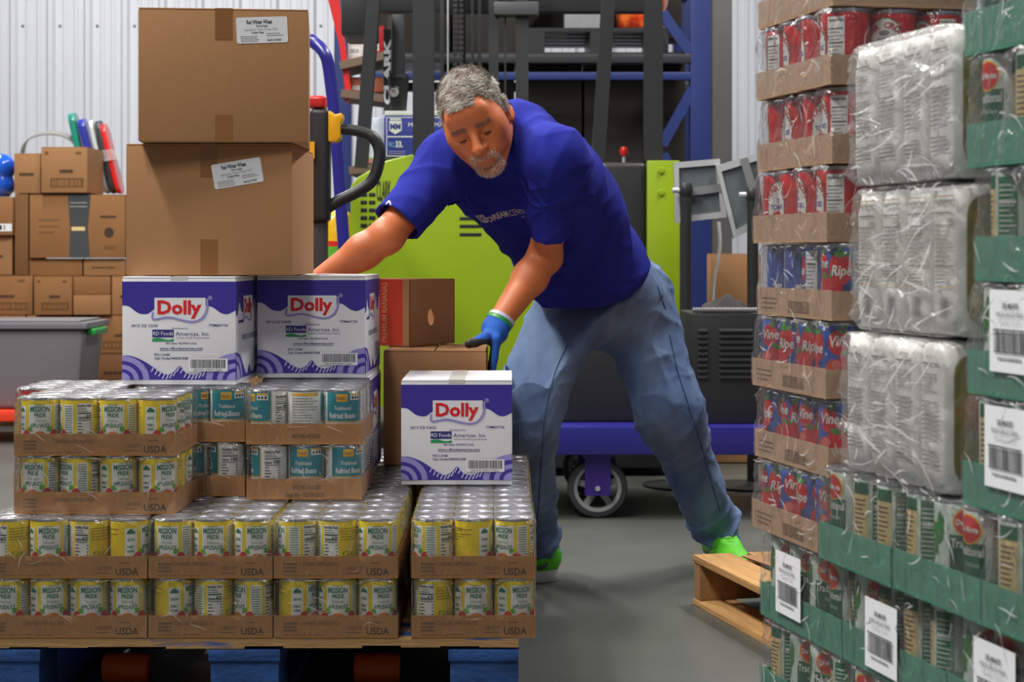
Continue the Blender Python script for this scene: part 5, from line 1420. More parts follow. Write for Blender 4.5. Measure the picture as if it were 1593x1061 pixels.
# ---- cartons along the wall at the left
BY = 9.0; SB = FPX / BY
m_c1 = M('old_carton', (138, 96, 56), 0.85, var=0.1, vscale=4); m_c2 = M('old_carton_pale', (152, 110, 70), 0.85, var=0.1, vscale=4); m_c3 = M('old_carton_brown', (114, 78, 44), 0.85, var=0.1, vscale=4); m_ci = M('old_carton_ink', (62, 44, 30), 0.8); m_cf = M('old_carton_faint', (112, 76, 40), 0.8)
def wall_box(x0, y0, x1, y1, mat, lb, dy=0.0, kind=0, d=0.35):
    Y = BY + dy; A, B = px(x0, y1, Y), px(x1, y0, Y); w_, h_ = B.x - A.x - 0.004, B.z - A.z - 0.003
    o = carton('brown_carton', w_, d, h_, (A.x, Y, A.z + 0.001), 0, lb, mat)
    p = Print()
    if kind == 1:
        p.text('FRAGILE', w_ * .55, h_ * .48, h_ * .1, m_ci, 1, width=w_ * .3) if False else p.smallprint(w_ * .4, w_ * .7, h_ * .42, h_ * .52, 1, m_ci, 1, 3, .7, .1)
        p.frame(w_ * .2, h_ * .12, w_ * .92, h_ * .32, .006, m_cf, 1); p.barcode(w_ * .22, h_ * .14, w_ * .9, h_ * .3, m_cf, 1, 3, 14); p.smallprint(w_ * .08, w_ * .2, h_ * .82, h_ * .92, 1, m_cf, 1, 2, .6); p.smallprint(w_ * .75, w_ * .93, h_ * .82, h_ * .92, 1, m_cf, 1, 2, .6)
    elif kind == 2:
        pb = Print(); pb.poly([(w_ * .415, 0), (w_ * .63, 0), (w_ * .61, h_ * .5), (w_ * .64, h_), (w_ * .40, h_), (w_ * .425, h_ * .5)], M('carton_band', (58, 62, 64), 0.6), 1); print_obj('dark_band', pb, plane_map((0, -0.001, 0), (1, 0, 0), (0, 0, 1)), o); p.rect(w_ * .44, h_ * .43, w_ * .58, h_ * .49, tan, 2); p.smallprint(w_ * .42, w_ * .62, h_ * .78, h_ * .9, 2, gry, 2, 4, .3)
        p.smallprint(w_ * .1, w_ * .33, h_ * .35, h_ * .65, 3, m_cf, 1, 3, .2); p.ell(w_ * .83, h_ * .40, w_ * .05, h_ * .08, m_ci, 1); p.rect(w_ * .78, h_ * .14, w_ * .9, h_ * .2, m_cf, 1); p.smallprint(w_ * .74, w_ * .92, h_ * .62, h_ * .68, 1, m_ci, 1, 3, .6)
    elif kind == 3:
        p.rect(w_ * .0, h_ * .1, w_ * .98, h_ * .3, m_white2, 1); p.barcode(w_ * .1, h_ * .14, w_ * .8, h_ * .26, blk, 2, 3, 10)
    elif kind == 4:
        p.smallprint(w_ * .2, w_ * .8, h_ * .4, h_ * .55, 1, m_ci, 1, 3, .5)
    if kind:
        print_obj('printed_marks', p, plane_map((0, -0.001, 0), (1, 0, 0), (0, 0, 1)), o)['kind'] = 'stuff'
    return o
FLR = HY + HC * SB
WB = ((46, 302, 196, 401.5, m_c1, 'wide tan carton with a dark grey band around its middle', 0, 2, 0.62), (22, 238, 64, 301, m_c2, 'tan carton with green marks next to the blue jug', 0.0, 4), (64, 228, 137, 300, m_c2, 'tan carton with barcode print in front of the coloured lids', -.02, 1),
      (-40, 306, 21, 366, m_c1, 'carton with a white barcode sticker under the blue jug', -.03, 3), (23, 301, 45, 428, m_c3, 'narrow brown carton beside the banded carton', .0, 0), (-40, 366, 20, 428, m_c2, 'tan carton below the stickered carton', 0, 4),
      (46, 402, 129, 429, m_c1, 'flat carton under the banded carton, nearer the jug', .02, 0), (130, 402, 196, 429, m_c2, 'flat carton under the banded carton, nearer the purple carton', .02, 4),
      (-40, 428, 52, 490, m_c1, 'carton with barcode print behind the grey tote lid', .0, 1), (53, 429, 113, 490, m_c1, 'upright carton with barcode print under the flat cartons', -.03, 1), (114, 429, 173, 458, m_c1, 'flat carton lying on a similar flat one', .0, 0), (114, 458, 173, 490, m_c2, 'flat carton with a similar flat one on it', -.02, 0),
      (174, 429, 240, 490, m_c2, 'carton half hidden by the purple carton, upper', .0, 4), (-40, 490, 41, 561, m_c1, 'carton hidden behind the grey tote', .0, 1), (42, 490, 113, 561, m_c2, 'carton peeping above the grey tote lid', .0, 1), (114, 490, 138, 561, m_c3, 'narrow dark carton above the tote handle', .05, 0),
      (139, 490, 240, 550, m_c1, 'carton with barcode print beside the green tote handle', .0, 1), (142, 550, 240, 607, m_c3, 'dark carton low beside the grey tote', .0, 4), (142, 607, 240, FLR, m_c3, 'bottom carton low beside the grey tote', .0, 0), (-40, 561, 140, FLR, m_c3, 'long bottom carton behind the grey tote', .0, 0))
for r_ in WB:
    wall_box(*r_)
# blue jug, grey hoop, coloured lids
mb = MB(); J = px(-2, 306, BY + 0.12); hj = (306 - 238) / SB
mb.lathe([(0.0, 0.0), (0.05, 0.0), (0.075, hj * .12), (0.082, hj * .3), (0.070, hj * .46), (0.082, hj * .58), (0.083, hj * .78), (0.06, hj * .95), (0.03, hj), (0.0, hj)], M('jug_blue', (28, 84, 196), 0.15, coat=0.6), 28, J)
tag(mb.build('blue_jug'), 'glossy blue ribbed plastic jug beside the tan cartons', 'jug')
mb = MB(); hoop = []; 
for k in range(25):
    t = math.pi * k / 24; hoop.append((74 - 44 * math.cos(t) + 2, 242 - 33 * math.sin(t) ** 0.8))
pl_ = [px(x, y, BY + 0.37) for x, y in hoop]
for A, B in zip(pl_[:-1], pl_[1:]):
    d_ = (B - A).normalized(); n_ = Vector((-d_.z, 0, d_.x)) * 0.004
    mb.add([A - n_, A + n_, A + n_ + Vector((0, .07, 0.02)), A - n_ + Vector((0, .07, 0.02)), B - n_, B + n_, B + n_ + Vector((0, .07, 0.02)), B - n_ + Vector((0, .07, 0.02))], [(0, 1, 2, 3), (4, 7, 6, 5), (0, 4, 5, 1), (1, 5, 6, 2), (2, 6, 7, 3), (3, 7, 4, 0)], M('hoop_grey', (122, 122, 120), 0.5))
tag(mb.build('grey_hoop', merge=True), 'grey plastic hoop arching over the tan cartons', 'hoop')
lids = ((106, 138, 300, 175, (30, 128, 112), 'teal'), (121, 156, 300, 184, (40, 50, 150), 'blue'), (137, 168, 300, 186, (186, 196, 200), 'clear'), (147, 178, 300, 187, (36, 36, 42), 'black'), (155, 187, 300, 192, (206, 36, 34), 'red'))
for i, (xt, xb, yb, yt, col_, cn) in enumerate(lids):
    B_ = px(xb - 3, yb, BY + 0.36); T_ = px(xt + 2, yt, BY + 0.36); ax = (T_ - B_); Lh = ax.length; ax.normalize(); side = Vector((0, 1, 0)); nrm = ax.cross(side).normalized()
    mb = MB(); n_ = 8; out_ = []; W_ = 0.13; rr = 0.05
    for (cx_, cy_, a0) in ((W_ - rr, Lh - rr, 0), (rr, Lh - rr, 90), (rr, rr, 180), (W_ - rr, rr, 270)):
        out_ += [(cx_ + rr * math.cos(R(a0 + 90 * k / n_)), cy_ + rr * math.sin(R(a0 + 90 * k / n_))) for k in range(n_ + 1)]
    th_ = (0.030, 0.032, 0.018, 0.024, 0.022)[i]
    mt = M('lid_' + cn, col_, 0.25, coat=0.3)
    mb.prism(out_, -th_ / 2, th_ / 2, mt, lambda x, y, z: B_ + side * x + ax * y + nrm * z)
    o = mb.build('tub_lid', bevel=0.006); tag(o, '%s plastic tub lid leaning in the taped bundle of lids' % cn, 'lid', 'leaning tub lids')
mb = MB(); A, B, Cc, D = [px(x, y, BY + 0.345) for x, y in ((127, 238), (173, 232), (180, 248), (135, 256))]
mb.add([A, B, Cc, D], [(0, 3, 2, 1)], film_mat('lid_tape', haze=0.3, rough=.15)); mb.add([B, Cc, Cc + Vector((0, .14, 0)), B + Vector((0, .14, 0))], [(0, 1, 2, 3)], film_mat('lid_tape'))
tag(mb.build('bundle_tape', merge=False, smooth=False), 'wide clear tape around the leaning bundle of tub lids', 'tape')
# grey tote on a red cart
TY = 8.2; ST = FPX / TY
tt = thing('plastic_tote', 'large grey plastic storage tote with lid and green handle', 'tote', (0, 0, 0))
tz0, tz1 = px(0, 637, TY).z, px(0, 512, TY).z; tx1 = px(130, 0, TY).x; tx0 = tx1 - 0.62
mb = MB(); m_tote = M('tote_grey', (112, 112, 118), 0.45)
tv = []
for (z, e) in ((tz0, 0.035), (tz1, 0.0)):
    tv += [(tx0 + e, TY + e, z), (tx1 - e, TY + e, z), (tx1 - e, TY + 0.42 - e, z), (tx0 + e, TY + 0.42 - e, z)]
mb.add(tv, [(0, 3, 2, 1), (4, 5, 6, 7), (0, 1, 5, 4), (1, 2, 6, 5), (2, 3, 7, 6), (3, 0, 4, 7)], m_tote); mb.build('tote_body', tt, bevel=0.02, seg=3)
mb = MB(); mb.box(tx0 - 0.02, tx1 + 0.02, TY - 0.02, TY + 0.44, tz1 + 0.001, tz1 + 0.03, m_tote); mb.box(tx0 + 0.01, tx1 - 0.02, TY + 0.01, TY + 0.41, tz1 + 0.03, tz1 + 0.04, m_tote); mb.build('tote_lid', tt, bevel=0.008)
mb = MB(); mb.box(tx1 + 0.003, tx1 + 0.045, TY + 0.05, TY + 0.3, tz1 - 0.03, tz1 - 0.001, M('handle_green', (30, 140, 60), 0.4)); mb.build('handle', tt, bevel=0.008)
rc_ = thing('red_dolly', 'low red dolly carrying the grey tote', 'dolly', (0, 0, 0))
mb = MB(); mb.box(tx0 - 0.3, tx1 + 0.05, TY - 0.06, TY + 0.5, tz0 - 0.05, tz0 - 0.002, M('dolly_red', (232, 62, 30), 0.4)); mb.build('deck', rc_, bevel=0.008)
for wx_ in (tx0 - 0.2, tx1 - 0.06):
    for wy_ in (TY + 0.02, TY + 0.4):
        mb = MB(); r_ = (tz0 - 0.052) / 2 - 0.002; mb.lathe([(0.0, -0.015), (r_, -0.015), (r_, 0.015), (0.0, 0.015)], m_black, 16, (wx_, wy_, r_), 'Y'); mb.box(wx_ - 0.03, wx_ + 0.03, wy_ - 0.025, wy_ + 0.025, r_, tz0 - 0.0505, m_black); mb.build('caster', rc_, smooth=False)

# added dark column standing in for the shaded wall beside the rack
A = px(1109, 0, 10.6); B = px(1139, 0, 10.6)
mb = MB(); m_wall_shade = M('wall_shade', (92, 90, 92), 0.5, var=0.08, vscale=2)
mb.box(A.x, B.x, 10.6, 10.62, 0, 5.2, m_wall_shade); mb.box(A.x, B.x, 10.8, 10.82, 0, 5.2, m_wall_shade); mb.box((A.x + B.x) / 2 - 0.008, (A.x + B.x) / 2 + 0.008, 10.62, 10.8, 0, 5.2, m_wall_shade)
struct(mb.build('shade_strip_1', smooth=False))
# ================================================================== the man
class Field:
    """Signed-distance volume, filled primitive by primitive, turned into one continuous surface."""

    def __init__(s, lo, hi, h):
        s.lo = np.array(lo, np.float32); s.h = h
        s.n = np.ceil((np.array(hi) - np.array(lo)) / h).astype(int) + 1
        s.v = np.full(tuple(s.n), 0.5, np.float32)

    def blk(s, lo, hi):
        a = np.clip(np.floor((np.array(lo) - s.lo) / s.h).astype(int), 0, s.n - 1)
        b = np.clip(np.ceil((np.array(hi) - s.lo) / s.h).astype(int) + 1, 1, s.n)
        sl = tuple(slice(int(i), int(j)) for i, j in zip(a, b))
        ax = [s.lo[i] + s.h * np.arange(a[i], b[i], dtype=np.float32) for i in range(3)]
        X, Y, Z = np.meshgrid(*ax, indexing='ij')
        return sl, X, Y, Z

    def _op(s, sl, d, k, mode):
        c = s.v[sl]
        if mode == '-':
            hh = np.clip(0.5 - 0.5 * (c + d) / k, 0, 1); s.v[sl] = c * (1 - hh) - d * hh + k * hh * (1 - hh)
        else:
            hh = np.clip(0.5 + 0.5 * (d - c) / k, 0, 1); s.v[sl] = d * (1 - hh) + c * hh - k * hh * (1 - hh)

    def cone(s, a, b, ra, rb, k=0.02, mode='+'):
        a = np.array(a, np.float32); b = np.array(b, np.float32); m = max(ra, rb) + k + 0.02
        sl, X, Y, Z = s.blk(np.minimum(a, b) - m, np.maximum(a, b) + m)
        ba = b - a; L = float(ba @ ba) + 1e-9
        t = np.clip(((X - a[0]) * ba[0] + (Y - a[1]) * ba[1] + (Z - a[2]) * ba[2]) / L, 0, 1)
        d = np.sqrt((X - a[0] - t * ba[0]) ** 2 + (Y - a[1] - t * ba[1]) ** 2 + (Z - a[2] - t * ba[2]) ** 2) - (ra + (rb - ra) * t)
        s._op(sl, d, k, mode); return s

    def ell(s, c, ax, r, k=0.02, mode='+'):
        c = np.array(c, np.float32); ax = np.array(ax, np.float32); r = np.array(r, np.float32); m = float(r.max()) + k + 0.02
        sl, X, Y, Z = s.blk(c - m, c + m)
        q = [((X - c[0]) * ax[i][0] + (Y - c[1]) * ax[i][1] + (Z - c[2]) * ax[i][2]) / r[i] for i in range(3)]
        k0 = np.sqrt(q[0] ** 2 + q[1] ** 2 + q[2] ** 2) + 1e-6
        k1 = np.sqrt((q[0] / r[0]) ** 2 + (q[1] / r[1]) ** 2 + (q[2] / r[2]) ** 2) + 1e-6
        s._op(sl, k0 * (k0 - 1) / k1, k, mode); return s

    def cut(s, p, n, lo=None, hi=None, k=0.004):
        """Remove what lies on the positive side of the plane, inside the box."""
        n = np.array(n, float); n /= np.linalg.norm(n)
        sl, X, Y, Z = s.blk(s.lo if lo is None else lo, s.lo + s.h * s.n if hi is None else hi)
        d = (X - p[0]) * n[0] + (Y - p[1]) * n[1] + (Z - p[2]) * n[2]
        s.v[sl] = np.maximum(s.v[sl], d.astype(np.float32)); return s

    def displace(s, fn):
        m = np.abs(s.v) < 0.025
        I = np.argwhere(m); P = s.lo + s.h * I
        s.v[m] += fn(P[:, 0], P[:, 1], P[:, 2]).astype(np.float32); return s

    def mesh(s, name, mats, pick=None):
        v = s.v; n = np.array(v.shape); neg = v < 0
        cs = n - 1; acc = np.zeros(tuple(cs) + (3,), np.float32); cnt = np.zeros(tuple(cs), np.float32)
        C8 = [(i, j, k) for i in (0, 1) for j in (0, 1) for k in (0, 1)]
        sub = lambda A, o: A[o[0]:o[0] + cs[0], o[1]:o[1] + cs[1], o[2]:o[2] + cs[2]]
        for a in C8:
            for ax in range(3):
                if a[ax]:
                    continue
                b = list(a); b[ax] = 1
                va, vb = sub(v, a), sub(v, b); cr = sub(neg, a) != sub(neg, b)
                idx = np.nonzero(cr); t = va[idx] / (va[idx] - vb[idx])
                for q in range(3):
                    acc[idx + (np.full(len(t), q),)] += (a[q] + (t if q == ax else 0))
                cnt[idx] += 1
        act = cnt > 0; ids = np.full(tuple(cs), -1, np.int64); I = np.argwhere(act); ids[act] = np.arange(len(I))
        pos = s.lo + s.h * (I + acc[act] / cnt[act][:, None])
        faces = []
        for ax in range(3):
            sa = [slice(1, cs[i]) for i in range(3)]; sa[ax] = slice(0, cs[ax])
            sb = list(sa); sb[ax] = slice(1, cs[ax] + 1)
            A, B = neg[tuple(sa)], neg[tuple(sb)]
            ed = np.argwhere(A != B); st = A[A != B]
            base = ed + np.array([0 if i == ax else 1 for i in range(3)])
            u, w = [(1, 2), (2, 0), (0, 1)][ax]
            du = np.zeros(3, int); du[u] = 1; dw = np.zeros(3, int); dw[w] = 1
            g = lambda o: ids[o[:, 0], o[:, 1], o[:, 2]]
            q = np.stack([g(base), g(base - du), g(base - du - dw), g(base - dw)], 1)
            q[~st] = q[~st][:, ::-1]
            faces.append(q)
        F = np.concatenate(faces); F = F[(F >= 0).all(1)]
        me = bpy.data.meshes.new(name); me.from_pydata(pos.tolist(), [], F.tolist())
        for m in mats:
            me.materials.append(m)
        if pick is not None:
            cen = pos[F].mean(1); me.polygons.foreach_set('material_index', pick(cen).astype(np.int32))
        bm = bmesh.new(); bm.from_mesh(me); bmesh.ops.recalc_face_normals(bm, faces=bm.faces); bm.to_mesh(me); bm.free()
        me.shade_smooth(); me.update()
        return me


def V3(*a):
    return np.array(a, float)


def pp(x, y, Y):
    return np.array(px(x, y, Y))


def unit(a):
    a = np.array(a, float); return a / np.linalg.norm(a)


man = thing('person', 'man in blue t-shirt, jeans and lime sneakers bending over the brown carton', 'person', (0.33, 4.8, 0))
man_inv = Matrix.Translation((-0.33, -4.8, 0))


def man_part(name, me, parent=None):
    o = link(name, me); o.parent = parent or man
    if parent is None:
        o.matrix_parent_inverse = man_inv
    return o


# joints
PEL = pp(938, 458, 4.74); NECK = pp(792, 200, 4.37)
SHR, SHL = pp(697, 250, 4.42), pp(868, 245, 4.24)
ELR, WRR = pp(603, 366, 4.30), pp(478, 450, 4.31)
ELL_, WRL = pp(848, 398, 4.38), pp(770, 511, 4.280)
HPR, HPL = pp(876, 478, 4.66), pp(985, 465, 4.80)
KNR, KNL = pp(813, 655, 4.54), pp(1042, 640, 4.68)
ANR, ANL = pp(832, 842, 4.76), pp(1112, 818, 4.93)
sv = unit(NECK - PEL); lv = unit(SHL - SHR); lv = unit(lv - sv * (lv @ sv)); fv = np.cross(lv, sv)
AXT = [lv, fv, sv]

# ---- head frame
hu = unit((-0.38, -0.42, 0.82)); hf = np.array((-0.03, -0.87, -0.48)); hf = unit(hf - hu * (hf @ hu)); hl = np.cross(hu, hf)
HC3 = pp(741, 187, 4.25); HS = 0.985
AXH = [hl, hf, hu]


def hw(x, y, z):
    return HC3 + HS * (x * hl + y * hf + z * hu)


def hloc(P):
    d = (np.asarray(P) - HC3) / HS
    return d @ hl, d @ hf, d @ hu


skin = M('skin', (206, 116, 70), 0.48, var=0.08, vscale=28, bump=0.10, bscale=260)
lipm = M('lips', (158, 88, 76), 0.45); hairm = [M('hair_grey', (152, 144, 136), 0.5), M('hair_dark', (112, 102, 94), 0.5), M('hair_light', (188, 181, 172), 0.5), M('hair_brown', (134, 112, 98), 0.5)]
beardm = M('beard_grey', (176, 160, 148), 0.6)

B = Field((-0.56, 4.03, 0.66), (0.20, 4.62, 1.36), 0.0031)
E = lambda x, y, z, r, k=0.012, mode='+': B.ell(hw(x, y, z), AXH, np.array(r) * HS, k, mode)
K = lambda a, b, ra, rb, k=0.012, mode='+': B.cone(hw(*a), hw(*b), ra * HS, rb * HS, k, mode)
E(0, -0.012, 0.044, (0.0745, 0.094, 0.083), 0.01)
E(0, 0.030, -0.010, (0.0625, 0.060, 0.085), 0.03)
E(0, 0.034, -0.055, (0.052, 0.050, 0.052), 0.02)
for s in (-1, 1):
    K((s * 0.056, -0.004, -0.045), (s * 0.022, 0.062, -0.098), 0.015, 0.015, 0.022)
    E(s * 0.042, 0.058, -0.012, (0.023, 0.022, 0.018), 0.02)
    E(s * 0.050, 0.048, 0.008, (0.018, 0.024, 0.024), 0.02)
    E(s * 0.047, 0.030, -0.026, (0.021, 0.036, 0.036), 0.03)
    E(s * 0.026, 0.072, -0.050, (0.018, 0.018, 0.022), 0.02)
E(0, 0.070, -0.100, (0.025, 0.022, 0.020), 0.016)
K((-0.036, 0.074, 0.020), (0.036, 0.074, 0.020), 0.0125, 0.0125, 0.014)
E(0, 0.070, 0.048, (0.05, 0.022, 0.03), 0.02)
for s in (-1, 1):                                  # eye sockets, lids
    E(s * 0.029, 0.096, 0.000, (0.0150, 0.014, 0.0115), 0.010, '-')
    E(s * 0.031, 0.0735, 0.001, (0.0150, 0.0135, 0.0125), 0.004)
K((0, 0.083, 0.014), (0, 0.113, -0.026), 0.0095, 0.0120, 0.010)
E(0, 0.113, -0.031, (0.0140, 0.0135, 0.0115), 0.006)
for s in (-1, 1):
    E(s * 0.0135, 0.098, -0.034, (0.008, 0.0095, 0.0075), 0.006)
E(0, 0.090, -0.054, (0.024, 0.014, 0.012), 0.012)
K((-0.019, 0.086, -0.0655), (0.019, 0.086, -0.0655), 0.0055, 0.0055, 0.006); E(0, 0.093, -0.064, (0.012, 0.006, 0.0045), 0.005)
K((-0.026, 0.094, -0.0695), (0.026, 0.094, -0.0695), 0.0022, 0.0022, 0.003, '-')
E(0, 0.0885, -0.0755, (0.019, 0.0085, 0.0065), 0.006)
E(0, 0.091, -0.087, (0.018, 0.006, 0.005), 0.006, '-')
for s in (-1, 1):                                  # ears
    e_ax = [unit(hl * 0.9 + hf * (-s) * 0.42 * 0), hf, hu]
    B.ell(hw(s * 0.077, -0.012, 0.002), AXH, np.array((0.0095, 0.0185, 0.031)) * HS, 0.006)
    B.ell(hw(s * 0.079, -0.004, -0.026), AXH, np.array((0.007, 0.010, 0.010)) * HS, 0.005)
    B.ell(hw(s * 0.0875, -0.008, 0.002), AXH, np.array((0.0055, 0.0095, 0.018)) * HS, 0.004, '-')
# neck, trunk core, arms
B.cone(hw(0, -0.020, -0.05), NECK - sv * 0.01, 0.054, 0.062, 0.03)
B.cone(NECK - sv * 0.02, PEL + sv * 0.34, 0.07, 0.10, 0.03)
for sh, el, wr in ((SHR, ELR, WRR), (SHL, ELL_, WRL)):
    B.cone(NECK - sv * 0.06, sh, 0.05, 0.048, 0.03)
    B.cone(sh, el, 0.048, 0.039, 0.02)
    mid = el + (wr - el) * 0.30
    B.cone(el, mid, 0.039, 0.0415, 0.02); B.cone(mid, wr, 0.0405, 0.0265, 0.02)
    B.ell(el - unit(wr - el) * 0.004 + unit(el - sh) * 0.012, np.eye(3), (0.034, 0.034, 0.034), 0.02)


def skin_pick(c):
    x, y, z = hloc(c); out = np.zeros(len(c))
    zmin = np.where(y > 0.052, 0.080 - 0.006 * (np.abs(x) < 0.03) + 0.004 * (np.abs(x) > 0.040), np.where(y > 0.020, 0.012 + (y - 0.020) / 0.032 * 0.064, np.where(y > -0.012, 0.004, np.where(y > -0.03, 0.030, -0.03))))
    near = (x * x + (y + 0.012) ** 2 + (z - 0.02) ** 2 < 0.128 ** 2) & (np.abs(x) < 0.084) & (y > -0.13) & (y < 0.12) & (z < 0.16) & (z > -0.13)
    out[near & (z > zmin)] = 1
    lips = near & (y > 0.085) & (np.abs(x) < 0.021) & (z < -0.060) & (z > -0.081)
    out[lips] = 2
    return out


body_me = B.mesh('body', [skin, M('scalp_hair', (126, 116, 108), 0.6, var=0.3, vscale=60), lipm], skin_pick)
body = man_part('body', body_me)

# ---- hair, brows, beard: short strands rooted on the head surface
nv = len(body_me.vertices); co = np.zeros(nv * 3); body_me.vertices.foreach_get('co', co); co = co.reshape(-1, 3)
no = np.zeros(nv * 3); body_me.vertices.foreach_get('normal', no); no = no.reshape(-1, 3)
mi = np.zeros(len(body_me.polygons), np.int32); body_me.polygons.foreach_get('material_index', mi)
hv = np.zeros(nv, bool)
for pol, m_ in zip(body_me.polygons, mi):
    if m_ == 1:
        for q in pol.vertices:
            hv[q] = True
rng = np.random.default_rng(11)


def strands(name, idx, count, ln, wd, comb, lift, mats, weights, clump=0.0):
    mbx = MB(); pick = rng.choice(idx, count); groups = [([], []) for _ in mats]
    mid = np.array([int(np.searchsorted(np.cumsum(weights), w)) for w in rng.random(count)])
    if clump:
        nz = np.sin(co[pick] @ np.array((140., 60, 90))) + np.sin(co[pick] @ np.array((-50., 120, 130)) + 2)
        mid = np.where(nz > 1.2, 2 % len(mats), np.where(nz < -1.3, 3 % len(mats), mid))
    for i, p_i in enumerate(pick):
        p = co[p_i] + rng.normal(0, 0.0014, 3); n_ = no[p_i]
        g = comb(p, n_); g = g - n_ * (g @ n_); g = unit(g + rng.normal(0, 0.16, 3)); sd = unit(np.cross(n_, g)) * wd / 2; L = ln * rng.uniform(0.7, 1.25)
        vs2, fs2 = groups[mid[i] % len(mats)]; k = len(vs2)
        for t, w in ((0, 1), (0.4, 0.95), (0.75, 0.7), (1.0, 0.1)):
            c = p + n_ * (lift * L * (t - 0.62 * t * t)) + g * (L * t)
            vs2.append(tuple(c - sd * w)); vs2.append(tuple(c + sd * w))
        fs2 += [(k + 2 * j, k + 2 * j + 1, k + 2 * j + 3, k + 2 * j + 2) for j in range(3)]
    for (vs2, fs2), m_ in zip(groups, mats):
        if vs2:
            mbx.add(vs2, fs2, m_)
    me = mbx.mesh(name, merge=False, smooth=False)
    return me


def comb_hair(p, n_):
    x, y, z = hloc(p)
    if y > 0.035 and z > 0.05:
        return -hl * 0.95 + hf * 0.10 - hu * 0.05
    if z > 0.075:
        return hf * 0.85 - hl * 0.55 * np.sign(x + 0.05) * 0.6 - hl * 0.35
    if abs(x) > 0.045 and y < 0.06:
        return -hf * 0.75 - hu * 0.75
    return hf * 0.5 - hu * 0.55 - hl * 0.3


hi_ = np.nonzero(hv)[0]
lx, ly, lz = hloc(co[hi_]); top = hi_[lz > 0.06]; sid = hi_[lz <= 0.075]
o = man_part('hair', strands('hair', top, 13000, 0.0155, 0.0010, comb_hair, 0.42, hairm, (0.45, 0.17, 0.22, 0.16), 1.0)); o['kind'] = 'stuff'
o = man_part('hair', strands('side_hair', sid, 6500, 0.010, 0.0009, comb_hair, 0.35, hairm, (0.42, 0.10, 0.42, 0.06), 1.0)); o['kind'] = 'stuff'
ax_, ay_, az_ = hloc(co)
face = (ax_ ** 2 + ay_ ** 2 + (az_ + 0.01) ** 2 < 0.138 ** 2) & (np.abs(ax_) < 0.07) & (ay_ > 0.02) & (az_ > -0.14) & (az_ < 0.1)
chin = np.nonzero(face & (az_ < -0.079) & (ay_ > 0.045) & (np.abs(ax_) < 0.036) & (az_ > -0.125))[0]
mus = np.nonzero(face & (az_ < -0.046) & (az_ > -0.063) & (ay_ > 0.078) & (np.abs(ax_) < 0.032) & (np.abs(ax_) > 0.003))[0]
sideb = np.nonzero(face & (np.abs(ax_) > 0.024) & (np.abs(ax_) < 0.036) & (az_ < -0.056) & (az_ > -0.09) & (ay_ > 0.06))[0]
bd_idx = np.concatenate([chin, mus, sideb])
o = man_part('beard', strands('beard', bd_idx, 2600, 0.0042, 0.0008, lambda p, n_: -hu * 0.9 + hf * 0.25 + hl * np.sign(hloc(p)[0]) * 0.25, 0.6, [M('beard_white', (214, 204, 194), 0.6), beardm, hairm[0]], (0.55, 0.3, 0.15))); o['kind'] = 'stuff'
brow = np.nonzero(face & (az_ > 0.016) & (az_ < 0.027) & (np.abs(ax_) > 0.011) & (np.abs(ax_) < 0.047) & (ay_ > 0.05))[0]
o = man_part('eyebrows', strands('eyebrows', brow, 260, 0.0065, 0.0008, lambda p, n_: hl * np.sign(hloc(p)[0]) + hu * 0.15, 0.4, [hairm[3], hairm[1]], (0.5, 0.5))); o['kind'] = 'stuff'
for s in (-1, 1):                                   # lash line of the lowered lids
    pth = []
    for k in range(9):
        t = -1 + k / 4; a = hw(s * 0.031 + t * 0.0125, 0.0735 + 0.0142 * math.sqrt(max(0, 1 - (t * 0.86) ** 2)) * 0.93, -0.0060 - 0.0012 * (1 - t * t)); pth.append(Vector(a))
    mbx = MB(); mbx.tube(pth, [0.0004, 0.0010, 0.0014, 0.0015, 0.0015, 0.0015, 0.0014, 0.0010, 0.0004], M('lash_dark', (52, 36, 30), 0.6), 6); man_part('eyelashes', mbx.mesh('eyelashes'))

# ---- t-shirt
S = Field((-0.40, 3.98, 0.72), (0.48, 5.02, 1.32), 0.0042)
S.ell(PEL + sv * 0.015 + fv * 0.0, AXT, (0.180, 0.138, 0.13), 0.02)
S.ell(PEL + sv * 0.15 + fv * 0.012, AXT, (0.178, 0.140, 0.16), 0.06)
S.ell(PEL + sv * 0.33 + fv * 0.008, AXT, (0.182, 0.136, 0.17), 0.06)
S.ell(PEL + sv * 0.46 + fv * 0.0, AXT, (0.175, 0.115, 0.13), 0.06)
S.cone(SHR + (NECK - SHR) * 0.1, NECK - sv * 0.03 - fv * 0.01, 0.066, 0.070, 0.05)
S.cone(SHL + (NECK - SHL) * 0.1, NECK - sv * 0.03 - fv * 0.01, 0.066, 0.070, 0.05)
S.cone(NECK - sv * 0.03, NECK + (hw(0, -0.035, -0.06) - NECK) * 0.55, 0.082, 0.068, 0.03)
S.cone(SHL + fv * 0.01, PEL + sv * 0.30 + lv * 0.06, 0.07, 0.11, 0.05)
S.cone(SHR + fv * 0.01, PEL + sv * 0.30 - lv * 0.06, 0.07, 0.11, 0.05)
eR = SHR + (ELR - SHR) * 0.84; eL = SHL + (ELL_ - SHL) * 0.74
SL = Field((-0.40, 3.98, 0.72), (0.48, 5.02, 1.32), 0.0042)
SL.cone(SHR, eR + unit(ELR - SHR) * 0.05, 0.066, 0.061, 0.02); SL.cut(eR, ELR - SHR, eR - 0.12, eR + 0.12)
SL.cone(SHL, eL + unit(ELL_ - SHL) * 0.05, 0.062, 0.060, 0.02); SL.cut(eL, ELL_ - SHL, eL - 0.12, eL + 0.12)
SL.cone(eR, eR + unit(ELR - SHR) * 0.06, 0.052, 0.054, 0.004, '-'); SL.cone(eL, eL + unit(ELL_ - SHL) * 0.06, 0.054, 0.056, 0.004, '-')
# folds: pulled from the armpits, and slack round the waist
aR, aL = SHR - sv * 0.07 + lv * 0.05, SHL - sv * 0.07 - lv * 0.03


